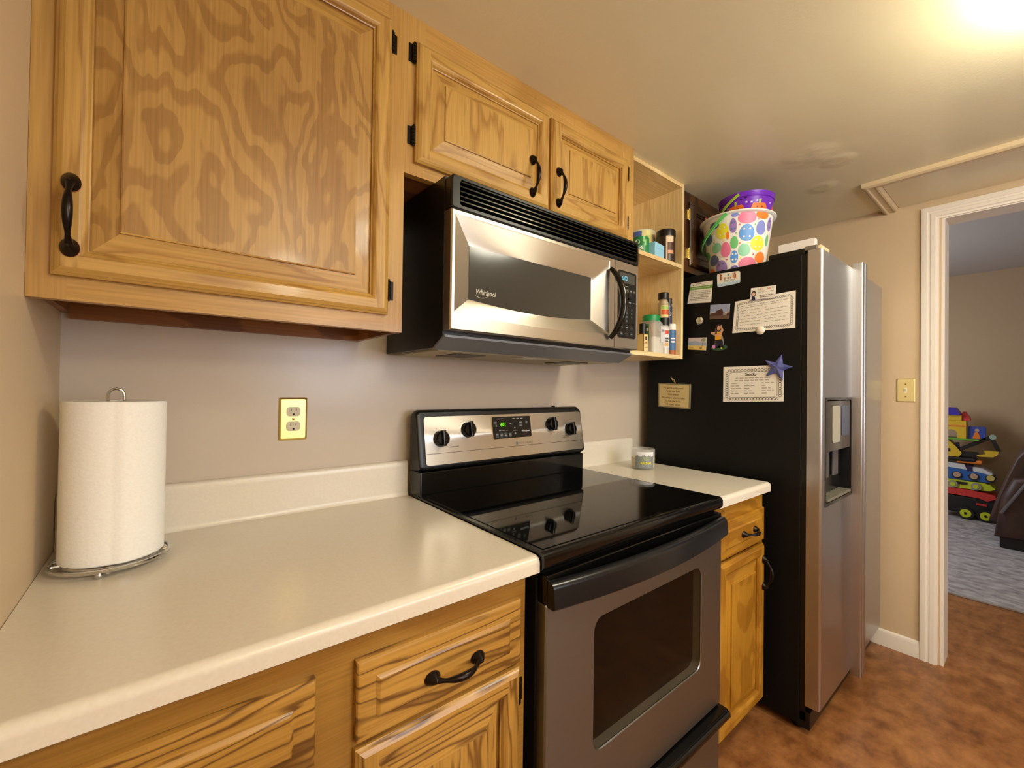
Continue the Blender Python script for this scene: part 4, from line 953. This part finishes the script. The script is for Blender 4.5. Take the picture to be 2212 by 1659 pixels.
card('pet_magnet', [(-.3917, 1.7512), (-.4868, 1.7456), (-.4872, 1.6959), (-.3942, 1.6931)], 'rounded white magnet with brown dogs and a pale blue base, topmost under the egg pail', 'magnet',
     [paper, mat('dog_brown', (168, 84, 52), .5), mat('cat_tan', (176, 130, 100), .5), mat('sky_band', (176, 206, 226), .5), mat('sky_pale', (206, 220, 226), .5), mat('kitten_grey', (120, 108, 104), .5), mat('teal_ink', (100, 140, 150), .5)], d_dog, rr=.14)
def loops(q, h, s0, s1, t_, r, asp, n, k, vert=False):
    for i in range(n):
        f = (i + .5) / n; cs, ct = (s0 + (s1 - s0) * f, t_) if not vert else (t_, s0 + (s1 - s0) * f)
        A = [2 * pi * j / 10 for j in range(10)]
        for r0, r1 in ((r, r * .72),):
            q.add([(cs + r0 * cos(a) / asp, ct + r0 * sin(a), h) for a in A] + [(cs + r1 * cos(a) / asp, ct + r1 * sin(a), h) for a in A], [(j, (j + 1) % 10, 10 + (j + 1) % 10, 10 + j) for j in range(10)], k)
def d_sched(q, h):
    asp = 1.6
    loops(q, h, .08, .92, .90, .030, asp, 26, 1); loops(q, h, .08, .92, .095, .030, asp, 26, 1); loops(q, h, .1, .9, .07, .030, asp, 17, 1, True); loops(q, h, .1, .9, .945, .030, asp, 17, 1, True)
    words(q, .12, .88, .80, .018, h, 2, 20); words(q, .12, .80, .745, .018, h, 2, 21); words(q, .12, .55, .66, .018, h, 2, 22)
    for i in range(5): words(q, .12, .46 + .04 * (i % 3), .57 - i * .088, .018, h, 2, 30 + i); words(q, .53, .90 - .05 * (i % 2), .60 - i * .088, .018, h, 2, 40 + i)
card('paper_sheet', [(-.4676, 1.6206), (-.6872, 1.6313), (-.6866, 1.4908), (-.4575, 1.4909)], 'white schedule sheet with a scalloped border held by a round clear magnet', 'paper', [paper, ink, pale_ink], d_sched, th=.0005)
def d_naff(q, h):
    for i, (ch, k) in enumerate(zip('MRS. NAFF', (1, 2, 3, 3, 3, 4, 2, 5, 1))): q.text(ch, .30 + i * .072, .74, .24, h, k, wid=.42)
    words(q, .32, .55, .58, .05, h, 6, 50); words(q, .62, .92, .58, .05, h, 6, 51); words(q, .36, .92, .30, .07, h, 7, 52); words(q, .40, .85, .16, .07, h, 7, 53)
    q.flat(circ(.13, .52, .10, 14, .24), h, 8); q.flat(circ(.13, .50, .065, 12, .15), h + .0002, 9); q.flat([(.05, .02), (.22, .02), (.18, .32), (.08, .32)], h + .0002, 10); q.rect(0.0, 1, .0, .06, h, 11)
card('business_card_magnet', [(-.5304, 1.6655), (-.6213, 1.6623), (-.6184, 1.6125), (-.5273, 1.6155)], 'white name card with a dark-haired cartoon woman, clipped over the schedule sheet', 'magnet',
     [paper, mat('ink_teal', (120, 180, 160), .5), mat('ink_red', (206, 80, 70), .5), mat('ink_pink', (226, 130, 140), .5), mat('ink_crimson', (196, 50, 60), .5), mat('ink_orange', (220, 150, 90), .5), pale_ink, grey_ink, mat('hair_dark', (52, 36, 32), .5), mat('skin_tint', (222, 176, 150), .5), mat('dress_navy', (40, 40, 62), .5), mat('lavender', (160, 150, 180), .5)], d_naff, th=.0012, h0=.0016)
def d_photo(q, h):
    q.rect(0, 1, .45, 1, h, 1); q.rect(0, 1, .0, .24, h, 2); q.flat([(0, .22), (.02, .40), (.28, .44), (.32, .55), (.62, .70), (.70, .42), (.86, .40), (1, .45), (1, .22)], h + .0002, 3); q.flat([(.68, .26), (.86, .26), (.90, .36), (.70, .50)], h + .0003, 4); q.flat([(.84, .34), (1, .34), (1, .48)], h + .0004, 5)
card('photo_magnet', [(-.3648, 1.6219), (-.447, 1.6159), (-.4438, 1.5542), (-.3613, 1.56)], 'small photo magnet of a brown rock under a grey-blue sky', 'magnet', [paper, mat('photo_sky', (150, 160, 190), .4), mat('photo_ground', (104, 84, 70), .4), mat('photo_rock', (80, 52, 46), .4), mat('photo_haze', (150, 140, 146), .4), mat('photo_rust', (156, 96, 66), .4)], d_photo)
def d_beach(q, h):
    q.rect(0, 1, .62, 1, h, 1); q.rect(0, 1, .36, .62, h, 2); q.rect(0, 1, 0, .36, h, 3); q.flat(circ(.84, .82, .13, 10, .12), h + .0002, 4); q.flat([(.78, .3), (.81, .3), (.85, .8), (.82, .8)], h + .0003, 5); q.flat(circ(.35, .62, .25, 12, .10), h + .0002, 2); q.rect(.12, .3, .16, .22, h + .0002, 5); q.flat(circ(.72, .16, .07, 10, .10), h + .0002, 5)
card('beach_magnet', [(-.2669, 1.4874), (-.3497, 1.4826), (-.3462, 1.4263), (-.263, 1.4354)], 'small picture magnet of a beach with yellow sand and a palm', 'magnet', [paper, mat('beach_sky', (206, 190, 190), .4), mat('beach_sea', (150, 162, 186), .4), mat('beach_sand', (222, 190, 110), .4), mat('beach_palm', (140, 156, 120), .4), mat('beach_brown', (150, 120, 84), .4)], d_beach)
def d_snack(q, h):
    asp = 1.6
    loops(q, h, .08, .92, .885, .040, asp, 15, 1); loops(q, h, .08, .92, .075, .040, asp, 17, 1); loops(q, h, .12, .85, .065, .040, asp, 11, 1, True); loops(q, h, .12, .85, .945, .040, asp, 11, 1, True)
    O, I = rrect(.10, .905, .115, .84, .07, 6), rrect(.105, .90, .123, .832, .065, 6); nn = len(O)
    q.add([(a, b, h) for a, b in O] + [(a, b, h) for a, b in I], [(j, (j + 1) % nn, nn + (j + 1) % nn, nn + j) for j in range(nn)], 1)
    q.text('Snacks', .48, .735, .115, h + .0002, 1, align='CENTER', wid=.62, bold=.002)
    words(q, .22, .80, .655, .022, h, 2, 60); words(q, .20, .78, .59, .022, h, 2, 61)
    for i in range(5):
        for j, s in enumerate((.15, .37, .66)): words(q, s, s + .09 + .05 * ((i + j) % 3), .51 - i * .072, .024, h, 2, 70 + i * 3 + j)
card('paper_sheet', [(-.4226, 1.3513), (-.6489, 1.3533), (-.6498, 1.2141), (-.4219, 1.2047)], 'white snack list with a scalloped border under the blue star magnet', 'paper', [paper, ink, pale_ink], d_snack, th=.0005)
# star magnet: five-pointed, ridged
sy, sz = -.6290, 1.3430; q = MB(side(sy, sz, FS - .0009))
P_ = []
for j in range(10):
    a = radians(74) + pi * j / 5; r_ = (.052 if j % 2 == 0 else .0225); P_.append((r_ * cos(a), r_ * sin(a)))
q.add([(0, 0, .013)] + [(a, b, .005) for a, b in P_] + [(a, b, 0) for a, b in P_], [(0, 1 + j, 1 + (j + 1) % 10) for j in range(10)] + [(1 + j, 1 + (j + 1) % 10, 11 + (j + 1) % 10, 11 + j) for j in range(10)] + [tuple(range(20, 10, -1))])
tag(q.build('star_magnet', speckle('star_blue', (64, 74, 140), (104, 106, 160), 70, .2), None, (FS - .0009, sy, sz), smooth=0), 'blue translucent five-pointed star magnet on the snack list corner', 'magnet')
q = MB(side(-.566, 1.4925, FS - .0008)).lathe(0, 0, [(.0165, 0), (.0165, .003), (.014, .007), (.008, .0095), (.001, .0102)], 26)
tag(q.build('round_magnet', mat('glass_bead', (226, 214, 200), .06), None, (FS - .0008, -.566, 1.4925)), 'round clear glass magnet at the schedule sheet bottom edge', 'magnet')
q = MB(side(-.318, 1.5595, FS)).rings([[(a, b, c) for a, b in circ(0, 0, r_, 6)] for r_, c in ((.0165, .0002), (.0185, .006), (.013, .012), (.001, .0125))])
tag(q.build('faceted_magnet', mat('crystal', (214, 206, 190), .08, .6), None, (FS, -.318, 1.5595), smooth=0), 'small silvery faceted magnet left of the schedule sheet', 'magnet')
# figure magnet: a flat printed cut-out of a woman
q = MB(side(-.400, 1.478, FS)); L0, L1, L2 = .0016, .0019, .0022
q.prism(circ(.004, -.0435, .034, 24, .0125), .0002, L0, k=0); q.prism([(-.014, -.045), (.022, -.045), (.021, -.010), (.0145, .012), (.020, .032), (.011, .054), (-.002, .056), (-.0125, .040), (-.014, .024), (-.033, .024), (-.033, .018), (-.014, .008)], .0002, L0, k=7)
q.flat([(-.013, -.010), (.014, -.008), (.020, -.020), (.020, -.042), (.008, -.042), (.004, -.030), (-.002, -.042), (-.012, -.044)], L1, k=1)
q.flat([(-.013, -.012), (.013, -.008), (.014, .012), (.006, .024), (-.006, .024), (-.013, .010)], L1, k=2)
q.flat([(-.013, .012), (-.032, .020), (-.030, .027), (-.010, .022)], L2, k=3); q.flat([(.012, .010), (.022, .030), (.012, .050), (.008, .046), (.014, .030), (.006, .018)], L2, k=3)
q.flat([(-.013, .010), (.012, .006), (.012, .012), (-.012, .016)], L2 + .0002, k=3)
q.flat(circ(.001, .040, .0125, 14, .0150), L1 + .0001, k=4); q.flat([(-.011, .040), (-.004, .040), (-.006, .016), (-.014, .012)], L2, k=4); q.flat(circ(.002, .040, .0072, 12, .0095), L2, k=3); q.flat(circ(-.018, -.038, .0085, 12), L1, k=5); q.flat(circ(.014, -.046, .0035, 10), L1 + .0001, k=6)
tag(q.build('figure_magnet', [mat('turf_green', (52, 84, 48), .5), mat('jeans_dark', (34, 32, 44), .5), mat('shirt_yellow', (226, 160, 40), .5), mat('skin', (214, 160, 130), .5), mat('hair_brown', (74, 48, 38), .5), mat('ball_pink', (206, 130, 186), .5), mat('ball_yellow', (206, 206, 60), .5), mat('cutout_edge', (160, 150, 140), .4)], None, (FS, -.400, 1.478), smooth=0), 'flat cut-out magnet of a person in a yellow top on a green oval base', 'magnet')
# plaque with a cord loop
pq = thing('wooden_plaque', 'cream plaque with six lines of writing and a cord loop, lowest on the refrigerator side', 'sign', (FS, -.2, 1.225))
c_ = [(-.1205, 1.2851), (-.2800, 1.2787), (-.2780, 1.1669), (-.1213, 1.1726)]
q = MB(quadmap(c_)).prism([(0, 0), (1, 0), (1, 1), (0, 1)], .0005, .008, k=1).prism([(.035, .05), (.965, .05), (.965, .95), (.035, .95)], .008, .0085, k=0)
for i, s in enumerate(('We get in such a rush', 'To fill our lives', 'With things', 'We seldom take the time', 'To feel the brush', 'Of angels\' wings')): q.text(s, .48, .78 - i * .135, .105, .0088, 2, align='CENTER', wid=.68, bold=.0015)
q.build('board', [mat('plaque_cream', (206, 184, 130), .6), mat('plaque_edge', (128, 120, 92), .6), mat('plaque_ink', (130, 106, 64), .6)], pq, smooth=20)
q = MB(side(-.196, 1.283, FS)); lpth = [(.014 * (1 - cos(0)) + .010 - .020 * (i / 16 if i <= 16 else (32 - i) / 16) * 1.2 + (.004 if i > 16 else -.004) * sin(pi * (i % 16) / 16), .024 * sin(pi * i / 32), .004) for i in range(33)]
q.tube(lpth, .0011, 6); q.build('cord_loop', mat('jute', (190, 160, 96), .8), pq)

# ================================================================== playroom beyond the doorway
rug = MB().box(4.0, 6.70, -3.2, .5, .0005, .012, .003)
rm = speckle('grey_rug', (188, 182, 180), (132, 126, 126), (22, 12, 9), .95, 5, bmp=.5, spec=.1, dist=.004)
tag(rug.build('area_rug', rm, None, (5.3, -1.3, 0)), 'mottled grey rug on the floor of the room beyond the doorway', 'rug')
rz = .012
TX = 6.36                                     # stack of toys in front of the far wall, seen end on through the doorway
def yb(y0, y1): return (min(y0, y1), max(y0, y1))
yel = mat('toy_yellow', (214, 176, 44), .4); blk = mat('toy_black', (24, 22, 24), .45); red = mat('toy_red2', (196, 54, 50), .4); blu = mat('toy_blue', (40, 92, 160), .35)
grn = mat('toy_lime', (190, 200, 40), .4); wht = mat('toy_white', (206, 204, 204), .4); pur = mat('toy_indigo', (62, 48, 150), .4); oran = mat('toy_orange', (222, 120, 36), .4); gre = mat('toy_green', (100, 160, 50), .4); tan = mat('toy_tan', (180, 150, 120), .5)
def xcyl(q, y, z, r, x0, x1, k, n=18): q.rings([[(x_, y + r * cos(2 * pi * j / n), z + r * sin(2 * pi * j / n)) for j in range(n)] for x_ in (x0, x1)], k=k)
# 1 red and black truck
t = thing('toy_truck', 'black and red toy truck with yellow wheels at the bottom of the toy stack', 'toy', (TX + .12, -.83, rz))
q = MB().box(TX + .02, TX + .24, -1.00, -.60, .065, .235, .02, k=0); q.box(TX + .01, TX + .25, -.80, -.60, .235, .300, .02, k=1)
q.rings([[(x_, y_, z_) for y_, z_ in ((-.60, .250), (-.60, .308), (-.80, .306), (-.93, .292), (-.985, .276), (-.99, .245), (-.93, .215), (-.88, .235))] for x_ in (TX + .0, TX + .25)], k=1)
q.box(TX + .005, TX + .02, -.93, -.86, .165, .185, k=1); q.build('truck_body', [blk, red], t, smooth=30)
for y in (-.79, -.925):
    for x_ in (TX - .01, TX + .22):
        w_ = MB(); xcyl(w_, y, rz + .060, .060, x_, x_ + .05, 0); xcyl(w_, y, rz + .060, .040, x_ - .004, x_ + .054, 1); xcyl(w_, y, rz + .060, .012, x_ - .007, x_ + .057, 0, 10); w_.build('wheel', [blk, grn], t, smooth=40)
# 2 lime truck
t = thing('toy_car', 'lime green toy car lying on the red and black toy truck', 'toy', (TX + .12, -.80, .30))
q = MB(); q.rings([[(x_, y_, z_) for y_, z_ in ((-.60, .312), (-.60, .392), (-.74, .396), (-.82, .386), (-.90, .392), (-.955, .372), (-.985, .340), (-.955, .318), (-.90, .312))] for x_ in (TX + .01, TX + .22)], k=0)
q.box(TX, TX + .23, -.80, -.70, .350, .376, .004, k=1); q.build('car_body', [grn, blk], t, smooth=30)
for y in (-.70, -.86): 
    w_ = MB(); xcyl(w_, y, .345, .036, TX - .006, TX + .03, 0); xcyl(w_, y, .345, .020, TX - .010, TX + .02, 1); w_.build('wheel', [mat('wheel_grey', (150, 140, 130), .5), grn], t)
# 3 blue vehicle with white roof
t = thing('toy_train', 'blue toy vehicle with a white roof in the middle of the toy stack', 'toy', (TX + .12, -.80, .40))
q = MB(); q.rings([[(x_, y_, z_) for y_, z_ in ((-.58, .398), (-.58, .520), (-.80, .500), (-.92, .480), (-.975, .455), (-.985, .420), (-.95, .398))] for x_ in (TX, TX + .22)], k=0)
q.rings([[(x_, y_, z_) for y_, z_ in ((-.58, .520), (-.58, .572), (-.70, .556), (-.78, .548), (-.80, .502))] for x_ in (TX + .005, TX + .215)], k=1)
q.rings([[(x_, y_, z_) for y_, z_ in ((-.83, .497), (-.83, .535), (-.90, .528), (-.965, .488), (-.97, .462))] for x_ in (TX + .005, TX + .215)], k=1)
q.box(TX - .002, TX + .222, -.835, -.795, .49, .545, .004, k=2)
q.build('train_body', [blu, wht, mat('toy_navy', (40, 32, 66), .4)], t, smooth=30)
for y, k in ((-.73, 0), (-.845, 0), (-.955, 1)):
    w_ = MB(); xcyl(w_, y, .440, .036, TX - .010, TX + .02, 1); xcyl(w_, y, .446, .027, TX - .014, TX + .01, 0); w_.build('wheel', [tan if not k else mat('toy_cream', (196, 176, 90), .4), blk], t)
# 4 excavator
t = thing('toy_excavator', 'yellow and black toy excavator with raised arm on the toy stack', 'toy', (TX + .12, -.80, .57))
q = MB(); q.box(TX + .02, TX + .20, -.86, -.56, .574, .620, .02, k=1); q.box(TX + .03, TX + .19, -.90, -.72, .560, .600, .015, k=0); q.build('tracks', [oran, blk], t, smooth=30)
q = MB(); q.rings([[(x_, y_, z_) for y_, z_ in ((-.56, .620), (-.56, .789), (-.66, .789), (-.72, .72), (-.76, .660), (-.74, .620))] for x_ in (TX + .03, TX + .19)], k=0); q.box(TX + .025, TX + .195, -.68, -.62, .665, .700, .006, k=1); q.build('cab', [yel, blk], t, smooth=30)
def beam(q, pts, w_, x0, x1, k):
    for (y0, z0_), (y1, z1_) in zip(pts, pts[1:]):
        d_ = Vector((y1 - y0, z1_ - z0_)).normalized(); nn = Vector((-d_.y, d_.x)) * w_
        P_ = [(y0 + nn.x, z0_ + nn.y), (y1 + nn.x, z1_ + nn.y), (y1 - nn.x, z1_ - nn.y), (y0 - nn.x, z0_ - nn.y)]
        q.rings([[(x_, a, b) for a, b in P_] for x_ in (x0, x1)], k=k)
q = MB(); beam(q, [(-.74, .635), (-.72, .76)], .016, TX + .05, TX + .09, 0); beam(q, [(-.74, .690), (-.955, .835)], .018, TX + .05, TX + .09, 0); beam(q, [(-.955, .835), (-1.005, .700)], .015, TX + .05, TX + .09, 0); beam(q, [(-.70, .65), (-.87, .655)], .022, TX + .04, TX + .10, 0)
xcyl(q, -.965, .838, .024, TX + .045, TX + .095, 1); q.build('arm', [blk, mat('toy_mint', (150, 170, 150), .5)], t, smooth=30)
q = MB(); q.rings([[(x_, y_, z_) for y_, z_ in ((-.91, .700), (-1.005, .702), (-1.000, .670), (-.97, .645), (-.88, .640), (-.86, .652), (-.92, .665))] for x_ in (TX + .02, TX + .13)], k=0); q.build('bucket', yel, t, smooth=30)
# 5 castle playset
t = thing('toy_castle', 'yellow toy playset with indigo and red roofs at the top of the stack', 'toy', (TX + .12, -.72, .79))
q = MB(); q.box(TX, TX + .22, -.88, -.54, .790, .808, .006); q.build('base', gre, t)
N_ = 14; q = MB()
arch = [(-.79, .808), (-.79, .985), (-.58, .985), (-.58, .808), (-.640, .808)] + [(-.685 + .045 * cos(pi * i / N_), .845 + .048 * sin(pi * i / N_)) for i in range(N_ + 1)] + [(-.730, .808)]
q.rings([[(x_, a, b) for a, b in arch] for x_ in (TX + .02, TX + .17)], k=0); q.box(TX + .015, TX + .175, -.795, -.575, .925, .938, .003, k=1); q.box(TX + .015, TX + .175, -.76, -.60, .985, 1.04, .006, k=0); q.build('tower', [yel, oran], t, smooth=30)
q = MB(); q.rings([[(TX + .09 + sx * s_, -.665 + sy_ * s2, z_) for sx, sy_ in ((-1, -1), (1, -1), (1, 1), (-1, 1))] for s_, s2, z_ in ((.10, .085, 1.04), (.10, .085, 1.05), (.06, .05, 1.115))]); q.build('roof', pur, t, smooth=20)
q = MB(); q.rings([[(TX + .08 + sx * s_, -.775 + sy_ * s_ * .8, z_) for sx, sy_ in ((-1, -1), (1, -1), (1, 1), (-1, 1))] for s_, z_ in ((.05, .985), (.05, 1.005), (.045, 1.02), (.012, 1.075))]); q.build('roof', red, t, smooth=20)
q = MB(); P_ = [(-.80, .808), (-.92, .808), (-.92, .925)] + [(-.92 + .12 * i / 8, .925 + .012 * (i % 2)) for i in range(1, 8)] + [(-.80, .925)]
q.rings([[(x_, a, b) for a, b in P_] for x_ in (TX + .05, TX + .09)], k=0); q.rings([[(x_, a, b) for a, b in ((-.83, .812), (-.885, .812), (-.875, .860), (-.86, .885), (-.845, .870))] for x_ in (TX + .046, TX + .05)], k=1); q.rings([[(x_, a, b) for a, b in circ(-.862, .895, .016, 10)] for x_ in (TX + .046, TX + .05)], k=2)
q.build('side_wall', [mat('toy_royal', (52, 74, 160), .4), oran, tan], t, smooth=20)
# leather recliner, its rounded back towards the doorway
ch = thing('recliner', 'dark brown leather recliner leaning back beside the toys in the playroom', 'chair', (5.75, -1.25, rz))
leather = speckle('brown_leather', (50, 32, 26), (70, 46, 36), 9, .5, bmp=.25, dist=.01)
def slab(q, prof_, x0, x1, e=.04):
    cxm = sum(p[0] for p in prof_) / len(prof_); czm = sum(p[1] for p in prof_) / len(prof_)
    def sc(s_): return [(cxm + (a - cxm) * s_, czm + (b - czm) * s_) for a, b in prof_]
    q.rings([[(x_, a, b) for a, b in sc(s_)] for x_, s_ in ((x0, .82), (x0 + e * .4, .95), (x0 + e, 1), (x1 - e, 1), (x1 - e * .4, .95), (x1, .82))])
q = MB(); slab(q, [(-.985, .20), (-1.02, .36), (-1.075, .56), (-1.14, .76), (-1.22, .88), (-1.30, .92), (-1.36, .86), (-1.34, .72), (-1.26, .48), (-1.20, .25), (-1.10, .18)], 5.50, 6.00); q.build('backrest', leather, ch, smooth=60)
q = MB(); slab(q, [(-1.10, .16), (-1.10, .42), (-1.60, .46), (-1.66, .36), (-1.62, .16)], 5.54, 5.96); q.build('seat', leather, ch, smooth=60)
for x0 in (5.40, 5.97):
    q = MB(); slab(q, [(-1.02, .10), (-1.06, .42), (-1.12, .58), (-1.30, .62), (-1.60, .60), (-1.68, .50), (-1.64, .10)], x0, x0 + .13); q.build('armrest', leather, ch, smooth=60)
q = MB(); q.tube([(5.395, -1.06, .30), (5.385, -1.12, .42), (5.385, -1.19, .56)], .011, 8); q.build('lever', mat('lever_steel', (150, 150, 156), .3, .9), ch)
q = MB().box(5.45, 6.05, -1.60, -1.05, rz, .17, .01); q.build('base', blk, ch)
